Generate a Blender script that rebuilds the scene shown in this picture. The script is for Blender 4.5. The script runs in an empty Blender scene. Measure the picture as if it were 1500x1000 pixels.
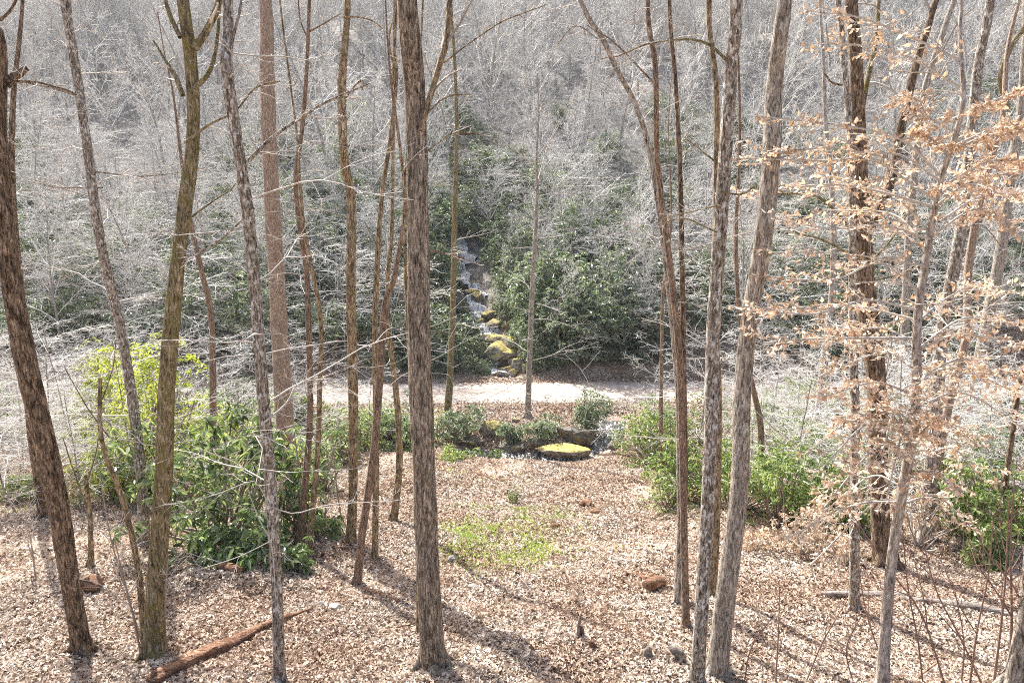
import bpy, math, random
import numpy as np
from mathutils import Vector

# ------------------------------------------------------------------ camera, world, sun
C = bpy.context.scene
COL = C.collection
PITCH = math.radians(13.0)
F = 1000.0                                    # focal length in pixels of the 1500 px wide photograph
cam_d = bpy.data.cameras.new('camera'); cam_d.sensor_width = 36.0; cam_d.lens = 24.0
cam_d.clip_start = 0.1; cam_d.clip_end = 2000.0
cam = bpy.data.objects.new('camera', cam_d); COL.objects.link(cam)
cam.location = (0, 0, 0); cam.rotation_euler = (math.pi/2 - PITCH, 0, 0)
C.camera = cam

SUN_AZ, SUN_EL = math.radians(-33.0), math.radians(46.0)     # azimuth from +Y, negative = left
world = bpy.data.worlds.new('World'); C.world = world; world.use_nodes = True
wn = world.node_tree.nodes; wl = world.node_tree.links
sky = wn.new('ShaderNodeTexSky'); sky.sky_type = 'NISHITA'; sky.sun_disc = False
sky.sun_elevation = SUN_EL; sky.sun_rotation = SUN_AZ; sky.air_density = 0.8; sky.dust_density = 4.0; sky.ozone_density = 0.0
wn['Background'].inputs['Strength'].default_value = 0.13
wl.new(sky.outputs['Color'], wn['Background'].inputs['Color'])
sun_d = bpy.data.lights.new('sun', 'SUN'); sun_d.energy = 4.8; sun_d.angle = math.radians(0.5); sun_d.color = (1.0, 0.97, 0.93)
sun = bpy.data.objects.new('sun', sun_d); COL.objects.link(sun)
sdir = Vector((math.sin(SUN_AZ)*math.cos(SUN_EL), math.cos(SUN_AZ)*math.cos(SUN_EL), math.sin(SUN_EL)))
sun.rotation_euler = sdir.to_track_quat('Z', 'Y').to_euler()
sun.location = (-30, 40, 60)
C.view_settings.view_transform = 'Standard'; C.view_settings.look = 'None'
C.view_settings.gamma = 1.0; C.view_settings.use_curve_mapping = False
C.view_settings.exposure = 1.27
C.render.engine = 'CYCLES'; C.cycles.use_denoising = False; C.cycles.filter_width = 1.0
C.cycles.max_bounces = 6; C.cycles.volume_bounces = 0; C.cycles.diffuse_bounces = 3; C.cycles.transmission_bounces = 4; C.cycles.transparent_max_bounces = 4

RNG = np.random.default_rng(7)

# ------------------------------------------------------------------ numeric helpers
def vnoise(x, y, seed=0):
    """smooth 2D value noise in [0,1]"""
    x = np.asarray(x, float); y = np.asarray(y, float)
    xi = np.floor(x); yi = np.floor(y); fx = x-xi; fy = y-yi
    fx = fx*fx*(3-2*fx); fy = fy*fy*(3-2*fy)
    def h(a, b):
        v = np.sin(a*127.1 + b*311.7 + seed*74.7)*43758.5453
        return v-np.floor(v)
    return (h(xi, yi)*(1-fx)+h(xi+1, yi)*fx)*(1-fy)+(h(xi, yi+1)*(1-fx)+h(xi+1, yi+1)*fx)*fy

def sstep(a, b, x):
    t = np.clip((np.asarray(x, float)-a)/(b-a), 0, 1); return t*t*(3-2*t)

PY = np.array([-25, -5, 0, 7.8, 13.3, 19.5, 21.6, 23.2, 27, 29.5, 31, 35, 36.2, 47, 126, 330.])
PZ = np.array([-1., -3.4, -4.3, -6.2, -7.5, -8.9, -9.5, -9.98, -10.1, -10.15, -10.25, -10.25, -9.9, -5.0, 30, 118.])
CREEK = np.array([[4.5, 29.4], [4.0, 27.2], [3.0, 25.2], [1.6, 24.5], [0.2, 25.0], [-1.2, 25.5], [-3, 25.8], [-7, 26.2], [-14, 26.6], [-45, 28]])

def seg_dist(x, y, pts):
    d = np.full(np.shape(x), 1e9)
    for a, b in zip(pts[:-1], pts[1:]):
        ab = b-a; t = np.clip(((x-a[0])*ab[0]+(y-a[1])*ab[1])/(ab@ab), 0, 1)
        d = np.minimum(d, np.hypot(x-a[0]-t*ab[0], y-a[1]-t*ab[1]))
    return d

def ravine_x(y):
    return np.interp(y, [35, 47, 75, 330], [-0.2, -3.2, -9.0, -30.0])

def road_y(x):
    return 33.0+0.012*np.asarray(x, float)

def height(x, y):
    x = np.asarray(x, float); y = np.asarray(y, float)
    z = np.interp(y, PY, PZ)
    for s in (0.5, -0.5, 1.0, -1.0):
        z = z+np.interp(y+s, PY, PZ)
    z = z/5
    rd = np.abs(y-road_y(x)); flat = 1-sstep(1.9, 3.0, rd)
    bump = (vnoise(x*0.35, y*0.35, 1)-.5)*0.45+(vnoise(x*1.1, y*1.1, 2)-.5)*0.16+(vnoise(x*3.1, y*3.1, 3)-.5)*0.05
    far = sstep(38, 70, y)
    bump = bump+far*((vnoise(x*0.05, y*0.05, 4)-.5)*7+(vnoise(x*0.15, y*0.15, 5)-.5)*2.5)
    z = z+bump*(1-flat)
    z = z*(1-flat)+(-10.25+0.004*x)*flat
    z = z-0.65*np.exp(-(seg_dist(x, y, CREEK)/1.15)**2)*(1-flat)
    rv = sstep(35.3, 37.5, y)
    w = np.where(y < 60, 2.3, 5.0)
    z = z-1.2*rv*np.exp(-((x-ravine_x(y))/w)**2)
    return z

SP, CP = math.sin(PITCH), math.cos(PITCH)
def ray(u, v):
    a = (u-750.0)/F; b = (v-500.0)/F
    return np.array([a, CP-b*SP, -SP-b*CP])
def at(u, v, d):
    """the point that lies d metres ahead of the viewer in the direction of photograph pixel u, v"""
    r = ray(u, v); return r*(d/r[1])
def ground_hit(u, v):
    r = ray(u, v); r = r/r[1]
    ds = np.arange(3.0, 200.0, 0.05)
    g = height(r[0]*ds, ds)-r[2]*ds
    k = np.argmax(g > 0)
    d = ds[k]; return np.array([r[0]*d, d, float(height(r[0]*d, d))])
def depth_axis(p):
    return p[1]*CP-p[2]*SP

def catmull(P, n):
    P = np.asarray(P, float)
    if len(P) == 2:
        t = np.linspace(0, 1, n)[:, None]; return P[0]*(1-t)+P[1]*t
    Q = np.vstack([2*P[0]-P[1], P, 2*P[-1]-P[-2]])
    L = np.r_[0, np.cumsum(np.linalg.norm(np.diff(P[:, :3], axis=0), axis=1))]
    s = np.linspace(0, L[-1], n); out = np.zeros((n, P.shape[1]))
    k = np.clip(np.searchsorted(L, s, side='right')-1, 0, len(P)-2)
    t = ((s-L[k])/np.maximum(L[k+1]-L[k], 1e-9))[:, None]
    p0, p1, p2, p3 = Q[k], Q[k+1], Q[k+2], Q[k+3]
    return .5*(2*p1+(p2-p0)*t+(2*p0-5*p1+4*p2-p3)*t*t+(3*p1-p0-3*p2+p3)*t**3)

# ------------------------------------------------------------------ mesh helpers
class MB:
    """collects numpy geometry into one mesh"""
    def __init__(self): self.V = []; self.Q = []; self.T = []; self.n = 0; self.c = []
    def add(self, V, Q=None, T=None, col=None):
        V = np.asarray(V, float).reshape(-1, 3)
        if Q is not None and len(Q): self.Q.append(np.asarray(Q)+self.n)
        if T is not None and len(T): self.T.append(np.asarray(T)+self.n)
        self.V.append(V); self.n += len(V); return self
    def mesh(self, name, mat=None, smooth=True):
        V = np.vstack(self.V)
        Q = np.vstack(self.Q) if self.Q else np.zeros((0, 4), int)
        T = np.vstack(self.T) if self.T else np.zeros((0, 3), int)
        me = bpy.data.meshes.new(name)
        me.vertices.add(len(V)); me.vertices.foreach_set('co', V.astype(np.float32).ravel())
        nl = Q.size+T.size; me.loops.add(nl)
        me.loops.foreach_set('vertex_index', np.r_[Q.ravel(), T.ravel()].astype(np.int32))
        npoly = len(Q)+len(T); me.polygons.add(npoly)
        starts = np.r_[np.arange(len(Q))*4, Q.size+np.arange(len(T))*3].astype(np.int32)
        me.polygons.foreach_set('loop_start', starts)
        me.polygons.foreach_set('use_smooth', np.full(npoly, smooth))
        me.update(calc_edges=True)
        if mat: me.materials.append(mat)
        return me

def two_mats(me, nq, mat):
    """faces from number nq on carry a second material"""
    me.materials.append(mat); k = np.zeros(len(me.polygons), np.int32); k[nq:] = 1; me.polygons.foreach_set('material_index', k); return me
def tube(mb, P, R, sides=3, rough=0.0, seed=0, cap=False):
    """P (n,K,3) polylines, R (n,K) radii -> tubes"""
    P = np.asarray(P, float); R = np.asarray(R, float)
    if P.ndim == 2: P = P[None]; R = R[None]
    n, K, _ = P.shape
    if n == 0: return
    if cap:
        t0 = P[:, 1]-P[:, 0]; t1 = P[:, -1]-P[:, -2]
        P = np.concatenate([P[:, :1]-t0[:, None]*.001, P, P[:, -1:]+t1[:, None]*.001], 1)
        R = np.concatenate([R[:, :1]*.02, R, R[:, -1:]*.02], 1); K += 2
    Tn = np.gradient(P, axis=1); Tn /= np.maximum(np.linalg.norm(Tn, axis=2, keepdims=True), 1e-9)
    mt = Tn.mean(1); ref = np.zeros((n, 3)); ref[np.arange(n), np.argmin(np.abs(mt), 1)] = 1
    U = np.cross(Tn, ref[:, None]); U /= np.maximum(np.linalg.norm(U, axis=2, keepdims=True), 1e-9)
    W = np.cross(Tn, U)
    a = np.arange(sides)*2*math.pi/sides
    rr = R[:, :, None]*np.ones(sides)
    if rough:
        L = np.cumsum(np.r_[0, np.linalg.norm(np.diff(P[0], axis=0), axis=1)])
        A = np.cos(a)*1.3; B = np.sin(a)*1.3
        nz = vnoise(A[None]*2+L[:, None]*0.9+seed, B[None]*2+L[:, None]*1.7, seed)-.5
        nz2 = vnoise(np.arange(sides)[None]*1.7+seed*3.1, L[:, None]*3.5, seed+5)-.5
        rr = rr*(1+rough*(nz*1.6+nz2))[None]
    V = P[:, :, None]+rr[..., None]*(U[:, :, None]*np.cos(a)[:, None]+W[:, :, None]*np.sin(a)[:, None])
    i = np.arange(n)[:, None, None]*K*sides; k = np.arange(K-1)[None, :, None]*sides; s = np.arange(sides)[None, None]
    s2 = (s+1) % sides
    Q = np.stack([i+k+s, i+k+s2, i+k+sides+s2, i+k+sides+s], -1).reshape(-1, 4)
    mb.add(V, Q)

def grow(rng, P, R, m, t0, t1, L0, L1, ang, K, wig, up, rf, flat=0.0, rmin=0.004, shrink=0.5):
    """m side branches on every polyline"""
    n, Kp, _ = P.shape
    t = (np.arange(m)[None]+rng.random((n, m)))/m*(t1-t0)+t0
    f = t*(Kp-1)*0.9999; i = f.astype(int); fr = (f-i)[..., None]
    ar = np.arange(n)[:, None]
    A = P[ar, i]; B = P[ar, i+1]; start = A*(1-fr)+B*fr
    tg = B-A; tg = tg/np.maximum(np.linalg.norm(tg, axis=2, keepdims=True), 1e-9)
    r0 = (R[ar, i]*(1-fr[..., 0])+R[ar, i+1]*fr[..., 0])*rf
    ref = np.zeros_like(tg); ref[..., 0] = 0.3; ref[..., 1] = .2; ref[..., 2] = np.where(np.abs(tg[..., 2]) > .8, 0.1, 1.0); ref[..., 0] = np.where(np.abs(tg[..., 2]) > .8, 1.0, .3)
    u = np.cross(tg, ref); u /= np.maximum(np.linalg.norm(u, axis=2, keepdims=True), 1e-9)
    w = np.cross(tg, u)
    phi = (rng.random((n, 1))*6.28+np.arange(m)[None]*2.4+rng.normal(0, .4, (n, m)))[..., None]
    pr = u*np.cos(phi)+w*np.sin(phi)
    if flat:
        pr[..., 2] *= (1-flat); pr /= np.maximum(np.linalg.norm(pr, axis=2, keepdims=True), 1e-9)
    an = (ang+rng.normal(0, .18, (n, m)))[..., None]
    d = tg*np.cos(an)+pr*np.sin(an)
    plen = np.linalg.norm(np.diff(P, axis=1), axis=2).sum(1)[:, None]
    ln = plen*rng.uniform(L0, L1, (n, m))*(1-shrink*(t-t0)/max(t1-t0, 1e-6))
    pts = [start]; p = start
    for k in range(K-1):
        d = d+rng.normal(0, wig, d.shape); d[..., 2] += up
        if flat: d[..., 2] *= (1-flat*.35)
        d /= np.linalg.norm(d, axis=2, keepdims=True)
        p = p+d*(ln/(K-1))[..., None]; pts.append(p)
    P2 = np.stack(pts, 2).reshape(n*m, K, 3)
    r0 = np.maximum(r0, rmin).reshape(-1, 1)
    R2 = np.maximum(r0*np.linspace(1, .3, K)[None], rmin*.75)
    return P2, R2

def link(name, me, parent=None, loc=None):
    o = bpy.data.objects.new(name, me); COL.objects.link(o)
    if parent is not None: o.parent = parent
    if loc is not None: o.location = loc
    return o
def tag(o, label, cat, group=None, kind=None):
    if label: o['label'] = label
    if cat: o['category'] = cat
    if group: o['group'] = group
    if kind: o['kind'] = kind
    return o
def thing(name, label, cat, loc, group=None):
    o = bpy.data.objects.new(name, None); COL.objects.link(o); o.location = loc; o.empty_display_size = .2
    return tag(o, label, cat, group)
def copy_thing(root, loc, rz, sc, label=None):
    r = root.copy(); COL.objects.link(r); r.location = loc; r.rotation_euler = (0, 0, rz)
    r.scale = (sc, sc, sc) if np.isscalar(sc) else sc
    if label: r['label'] = label
    for ch in list(root.children):
        c = ch.copy(); COL.objects.link(c); c.parent = r
        for g in ch.children:
            d = g.copy(); COL.objects.link(d); d.parent = c
    return r

# ------------------------------------------------------------------ materials
class NT:
    def __init__(self, name):
        self.m = bpy.data.materials.new(name); self.m.use_nodes = True
        self.t = self.m.node_tree; self.n = self.t.nodes; self.l = self.t.links
        self.b = self.n['Principled BSDF']; self.out = self.n['Material Output']
    def new(self, t, **kw):
        o = self.n.new(t)
        for k, v in kw.items(): setattr(o, k, v)
        return o
    def coord(self, scale, kind='Object'):
        c = self.new('ShaderNodeTexCoord'); mp = self.new('ShaderNodeMapping')
        mp.inputs['Scale'].default_value = scale; self.l.new(c.outputs[kind], mp.inputs['Vector']); return mp.outputs[0]
    def noise(self, vec, scale, detail=4, rough=.6, dist=0):
        o = self.new('ShaderNodeTexNoise'); self.l.new(vec, o.inputs['Vector'])
        o.inputs['Scale'].default_value = scale; o.inputs['Detail'].default_value = detail
        o.inputs['Roughness'].default_value = rough; o.inputs['Distortion'].default_value = dist; return o.outputs['Fac']
    def ramp(self, fac, stops):
        o = self.new('ShaderNodeValToRGB'); self.l.new(fac, o.inputs[0]); e = o.color_ramp.elements
        while len(e) < len(stops): e.new(.5)
        for k, (p, c) in enumerate(stops):
            e[k].position = p; e[k].color = (*c, 1) if not np.isscalar(c) else (c, c, c, 1)
        return o.outputs[0]
    def mix(self, fac, a, b, mode='MIX'):
        o = self.new('ShaderNodeMix', data_type='RGBA', blend_type=mode)
        if np.isscalar(fac): o.inputs[0].default_value = fac
        else: self.l.new(fac, o.inputs[0])
        for s, v in ((o.inputs[6], a), (o.inputs[7], b)):
            if isinstance(v, tuple): s.default_value = (*v, 1)
            else: self.l.new(v, s)
        return o.outputs[2]
    def math(self, op, a, b=None):
        o = self.new('ShaderNodeMath', operation=op)
        for s, v in zip(o.inputs, (a, b)):
            if v is None: continue
            if np.isscalar(v): s.default_value = v
            else: self.l.new(v, s)
        return o.outputs[0]
    def bump(self, h, strength, dist):
        o = self.new('ShaderNodeBump'); o.inputs['Strength'].default_value = strength; o.inputs['Distance'].default_value = dist
        self.l.new(h, o.inputs['Height']); self.l.new(o.outputs[0], self.b.inputs['Normal'])
    def fin(self, col, rough=.85, spec=.3):
        if isinstance(col, tuple): self.b.inputs['Base Color'].default_value = (*col, 1)
        else: self.l.new(col, self.b.inputs['Base Color'])
        if np.isscalar(rough): self.b.inputs['Roughness'].default_value = rough
        else: self.l.new(rough, self.b.inputs['Roughness'])
        self.b.inputs['Specular IOR Level'].default_value = spec
        return self.m

def bark(name, dark, mid, light, moss=(.16, .15, .03), moss_amt=.3, lich=(.5, .5, .47), lich_amt=.0, fiss=1.0, scale=1.0, patch=1.0, ring=4.6):
    k = NT(name)
    v = k.coord((48*scale, 48*scale, 9*scale)); v1 = k.coord((1, 1, 1)); v2 = k.coord((26, 26, 12)); v3 = k.coord((12*scale, 12*scale, ring))
    f = k.noise(v, 1.0, 7, .78, .6)
    g = k.noise(v3, 1.0, 5, .7, .4)
    col = k.ramp(f, [(.37, dark), (.46, mid), (.55, light), (.66, tuple(min(1, c*1.6) for c in light))])
    big = k.ramp(g, [(.39, .26), (.46, .68), (.54, 1.1), (.66, 1.45)])
    col = k.mix(patch, col, big, 'MULTIPLY')
    if lich_amt > 0:
        ln = k.noise(v2, 1.0, 5, .7); lf = k.ramp(ln, [(.64-lich_amt*.2, 0.0), (.69-lich_amt*.2, 1.0)])
        ln2 = k.noise(v3, .8, 3, .6); lf = k.math('MULTIPLY', lf, k.ramp(ln2, [(.38, .1), (.55, 1.0)]))
        col = k.mix(lf, col, lich)
    mn = k.noise(v1, 7.0, 6, .75); mf = k.ramp(mn, [(.64-moss_amt*.28, 0.0), (.76-moss_amt*.28, 1.0)])
    col = k.mix(k.math('MULTIPLY', mf, .7), col, moss)
    k.bump(f, 1.0*fiss, .04)
    return k.fin(col, .9, .15)

def twig_mat(name, c0, c1, fade=1.0):
    k = NT(name); g = k.new('ShaderNodeNewGeometry')
    return k.fin(k.ramp(g.outputs['Random Per Island'], [(0.0, c0), (1.0, c1)]), .7, .25)

def leaf_mat(name, cols, rough=.42, trans=.3, spec=.5, tcol=None, patch=None):
    k = NT(name); g = k.new('ShaderNodeNewGeometry'); oi = k.new('ShaderNodeObjectInfo')
    n = len(cols)
    c = k.ramp(g.outputs['Random Per Island'], [(i/(n-1), cols[i]) for i in range(n)])
    hs = k.new('ShaderNodeHueSaturation'); k.l.new(c, hs.inputs['Color'])
    v = k.math('ADD', k.math('MULTIPLY', oi.outputs['Random'], .5), .75); k.l.new(v, hs.inputs['Value'])
    c = hs.outputs[0]
    if patch:
        v = k.coord((1, 1, 1)); c = k.mix(k.ramp(k.noise(v, patch, 5, .7), [(.42, 1.0), (.56, 0.0)]), c, k.mix(1.0, c, (.84, .75, .69), 'MULTIPLY'))
    k.fin(c, rough, spec)
    tr = k.new('ShaderNodeBsdfTranslucent')
    tc = k.mix(1.0, c, tcol or (1.6, 1.7, .7), 'MULTIPLY'); k.l.new(tc, tr.inputs['Color'])
    mx = k.new('ShaderNodeMixShader'); mx.inputs[0].default_value = trans
    k.l.new(k.b.outputs[0], mx.inputs[1]); k.l.new(tr.outputs[0], mx.inputs[2]); k.l.new(mx.outputs[0], k.out.inputs[0])
    return k.m

M = {}
M['oak'] = bark('oak_bark', (.04, .028, .02), (.21, .16, .115), (.46, .385, .30), moss_amt=.12, patch=0.7, ring=3.2)
M['dark_oak'] = bark('dark_oak_bark', (.022, .014, .009), (.14, .092, .058), (.36, .265, .185), moss_amt=.2, patch=0.8, ring=5)
M['poplar'] = bark('poplar_bark', (.11, .07, .045), (.29, .205, .15), (.47, .37, .29), moss_amt=.05, fiss=.7, scale=1.5, patch=0.3, ring=3)
M['olive'] = bark('mossy_bark', (.035, .027, .014), (.15, .115, .06), (.32, .265, .165), moss=(.17, .15, .035), moss_amt=.55, lich_amt=.18, lich=(.42, .4, .34), fiss=.6, scale=0.8, patch=0.45, ring=5)
M['mottled'] = bark('mottled_bark', (.03, .022, .015), (.15, .112, .08), (.37, .32, .26), lich=(.66, .64, .59), lich_amt=.62, moss_amt=.15, fiss=.6, scale=1.15, patch=0.6, ring=11)
M['red'] = bark('reddish_bark', (.045, .027, .018), (.19, .125, .085), (.36, .265, .195), moss_amt=.1, fiss=.7, scale=1.4, patch=0.5, ring=4)
M['tan'] = bark('tan_bark', (.04, .027, .014), (.21, .15, .085), (.42, .325, .215), moss=(.2, .16, .03), moss_amt=.35, fiss=.6, patch=0.75, ring=6)
M['grey'] = bark('grey_bark', (.055, .044, .034), (.23, .19, .15), (.45, .40, .335), lich=(.5, .5, .46), lich_amt=.35, moss_amt=.1, fiss=.6, scale=0.85, patch=0.45, ring=4)
M['beech'] = bark('beech_bark', (.11, .085, .06), (.30, .25, .205), (.47, .42, .365), moss_amt=.1, lich=(.16, .12, .09), lich_amt=.25, fiss=.3, scale=0.6, patch=0.3, ring=9)
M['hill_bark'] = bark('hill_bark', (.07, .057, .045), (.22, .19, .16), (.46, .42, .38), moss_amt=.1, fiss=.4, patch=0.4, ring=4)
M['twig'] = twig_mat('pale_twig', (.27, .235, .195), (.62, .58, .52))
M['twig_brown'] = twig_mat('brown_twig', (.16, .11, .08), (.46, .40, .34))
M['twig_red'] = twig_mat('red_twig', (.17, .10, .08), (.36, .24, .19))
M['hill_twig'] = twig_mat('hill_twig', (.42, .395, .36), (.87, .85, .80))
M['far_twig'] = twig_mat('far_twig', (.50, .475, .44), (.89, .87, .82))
M['rhodo'] = leaf_mat('rhododendron_leaf', [(.045, .08, .035), (.13, .195, .09), (.24, .31, .17), (.50, .55, .42)], .30, .34, .8)
M['rhodo_hill'] = leaf_mat('hill_rhododendron_leaf', [(.05, .08, .045), (.14, .185, .115), (.25, .295, .20), (.48, .51, .42)], .33, .30, .8, (1.3, 1.4, .8))
M['lime'] = leaf_mat('yellow_green_leaf', [(.12, .16, .035), (.27, .30, .065), (.42, .43, .13), (.2, .24, .06)], .45, .45, .4)
M['laurel'] = leaf_mat('laurel_leaf', [(.06, .105, .035), (.15, .215, .075), (.25, .315, .12), (.42, .45, .25)], .38, .32, .5)
M['beech_leaf'] = leaf_mat('dry_beech_leaf', [(.46, .32, .20), (.67, .53, .40), (.78, .68, .56), (.86, .80, .72)], .55, .34, .3, (1.2, 1.0, .8))
M['tan_leaf'] = leaf_mat('dry_tan_leaf', [(.26, .17, .10), (.42, .31, .21), (.56, .45, .34), (.70, .61, .5)], .6, .25, .25, (1.1, 1, .9))
M['red_leaf'] = leaf_mat('dead_red_leaf', [(.16, .045, .025), (.3, .1, .05), (.4, .18, .1)], .6, .35, .3, (1.3, .9, .7))
M['litter'] = leaf_mat('fallen_leaf', [(.14, .10, .07), (.44, .35, .27), (.57, .48, .39), (.66, .58, .49), (.75, .69, .61)], .7, .12, .25, (1, .9, .8), .55)
M['grass'] = leaf_mat('grass_blade', [(.13, .19, .05), (.29, .38, .13), (.44, .50, .23)], .5, .35, .3)

def ground_mat():
    k = NT('forest_floor'); v = k.coord((1, 1, 1))
    vo = k.new('ShaderNodeTexVoronoi'); k.l.new(v, vo.inputs['Vector']); vo.inputs['Scale'].default_value = 20.0
    sep = k.new('ShaderNodeSeparateColor'); k.l.new(vo.outputs['Color'], sep.inputs[0])
    leafc = k.ramp(sep.outputs[0], [(0, (.13, .085, .06)), (.35, (.34, .25, .185)), (.7, (.52, .42, .335)), (1, (.68, .59, .50))])
    n = k.noise(v, .5, 5, .65); n2 = k.noise(v, 7, 4, .7)
    soil = k.ramp(n2, [(.3, (.07, .04, .028)), (.7, (.24, .15, .10))])
    col = k.mix(k.ramp(n, [(.4, 0.35), (.62, 1.0)]), soil, leafc)
    geo = k.new('ShaderNodeNewGeometry'); sx = k.new('ShaderNodeSeparateXYZ'); k.l.new(geo.outputs['Position'], sx.inputs[0])
    hillf = k.new('ShaderNodeMapRange'); hillf.inputs[1].default_value = 36; hillf.inputs[2].default_value = 50; k.l.new(sx.outputs[1], hillf.inputs[0])
    hn = k.noise(v, 1.6, 6, .8)
    hill = k.ramp(hn, [(.35, (.10, .09, .08)), (.5, (.26, .24, .215)), (.65, (.46, .43, .40))])
    col = k.mix(hillf.outputs[0], col, hill)
    k.bump(vo.outputs['Distance'], .6, .05)
    return k.fin(col, .9, .15)
M['ground'] = ground_mat()

def road_mat():
    k = NT('gravel_road'); v = k.coord((1, 1, 1))
    a = k.noise(v, 22, 5, .75); b = k.noise(v, .7, 4, .6); st = k.noise(k.coord((.15, 1.6, 1)), 1, 3, .5)
    col = k.ramp(a, [(.38, (.28, .235, .20)), (.5, (.44, .39, .345)), (.62, (.60, .55, .50))])
    col = k.mix(k.math('MULTIPLY', k.ramp(b, [(.5, 0.), (.7, 1.)]), .45), col, (.42, .32, .25))
    col = k.mix(k.math('MULTIPLY', k.ramp(st, [(.5, 0.), (.68, 1.)]), .3), col, (.36, .29, .24))
    c = k.new('ShaderNodeTexCoord'); sx = k.new('ShaderNodeSeparateXYZ'); k.l.new(c.outputs['Object'], sx.inputs[0])
    w = k.math('SUBTRACT', k.math('SUBTRACT', sx.outputs[1], k.math('MULTIPLY', sx.outputs[0], .012)), 33.0)
    w = k.math('ADD', k.math('ABSOLUTE', w), k.math('MULTIPLY', k.math('SUBTRACT', k.noise(v, 1.3, 5, .7), .5), .9))
    edge = k.ramp(k.math('DIVIDE', w, 2.0), [(.0, .75), (.16, .55), (.3, 0.), (.55, 0.), (.85, .9)])
    col = k.mix(k.math('MULTIPLY', edge, k.ramp(k.noise(v, 5, 5, .8), [(.4, .15), (.6, 1.)])), col, (.34, .25, .185))
    k.bump(a, .5, .02); return k.fin(col, .9, .2)
M['road'] = road_mat()

def rock_mat():
    k = NT('mossy_rock'); v = k.coord((1, 1, 1)); oi = k.new('ShaderNodeObjectInfo')
    a = k.noise(v, 6, 6, .7)
    stone = k.ramp(a, [(.35, (.05, .042, .035)), (.5, (.22, .19, .16)), (.65, (.45, .42, .38))])
    mo = k.ramp(k.noise(v, 14, 4, .7), [(.34, (.10, .085, .025)), (.46, (.44, .35, .07)), (.60, (.72, .60, .22))])
    geo = k.new('ShaderNodeNewGeometry'); sx = k.new('ShaderNodeSeparateXYZ'); k.l.new(geo.outputs['Normal'], sx.inputs[0])
    f = k.math('ADD', sx.outputs[2], k.math('MULTIPLY', k.math('SUBTRACT', k.noise(v, 4.5, 6, .78), .5), 3.2))
    mf = k.ramp(f, [(.58, 0.), (.86, 1.)])
    col = k.mix(mf, stone, mo); k.bump(a, .8, .05); return k.fin(col, .85, .3)
M['rock'] = rock_mat()
def damp_rock_mat():
    k = NT('damp_rock'); v = k.coord((1, 1, 1)); a = k.noise(v, 5, 7, .75)
    c = k.ramp(a, [(.36, (.03, .026, .02)), (.5, (.12, .10, .08)), (.64, (.30, .27, .23))])
    c = k.mix(k.ramp(k.noise(v, 3, 6, .75), [(.54, 0.), (.64, .9)]), c, (.34, .27, .06)); k.bump(a, 1.0, .06); return k.fin(c, .55, .5)
M['damp_rock'] = damp_rock_mat()
def stone_mat():
    k = NT('pale_stone'); v = k.coord((1, 1, 1)); a = k.noise(v, 12, 6, .7)
    k.bump(a, .6, .02); return k.fin(k.ramp(a, [(.3, (.22, .2, .18)), (.7, (.55, .52, .48))]), .85, .2)
M['stone'] = stone_mat()

def water_mat(name, foam):
    k = NT(name); v = k.coord((5, 1.6, 2.0)); a = k.noise(v, 1.7, 7, .75, .8)
    f = k.ramp(a, [(.60-foam*.16, 0.), (.68-foam*.16, 1.)])
    col = k.mix(f, (.035, .035, .03), (.88, .88, .87))
    r = k.ramp(f, [(0., .06), (1., .6)])
    k.bump(a, .6, .08); return k.fin(col, r, .6)
M['fall'] = water_mat('white_water', 1.25)
M['creek'] = water_mat('creek_water', .5)

def wood_mat(name, c0, c1, c2, sc=(4, 40, 40)):
    k = NT(name); a = k.noise(k.coord(sc), 1, 6, .7, .5); b = k.noise(k.coord((1, 1, 1)), 4, 4, .6)
    col = k.ramp(a, [(.3, c0), (.5, c1), (.7, c2)])
    col = k.mix(1.0, col, k.ramp(b, [(.35, .6), (.65, 1.2)]), 'MULTIPLY')
    k.bump(a, 1.0, .03); return k.fin(col, .9, .15)
M['rotten'] = wood_mat('rotten_wood', (.04, .02, .012), (.26, .14, .085), (.58, .40, .28))
M['deadwood'] = wood_mat('weathered_wood', (.08, .06, .05), (.33, .28, .24), (.58, .54, .49))

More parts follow.
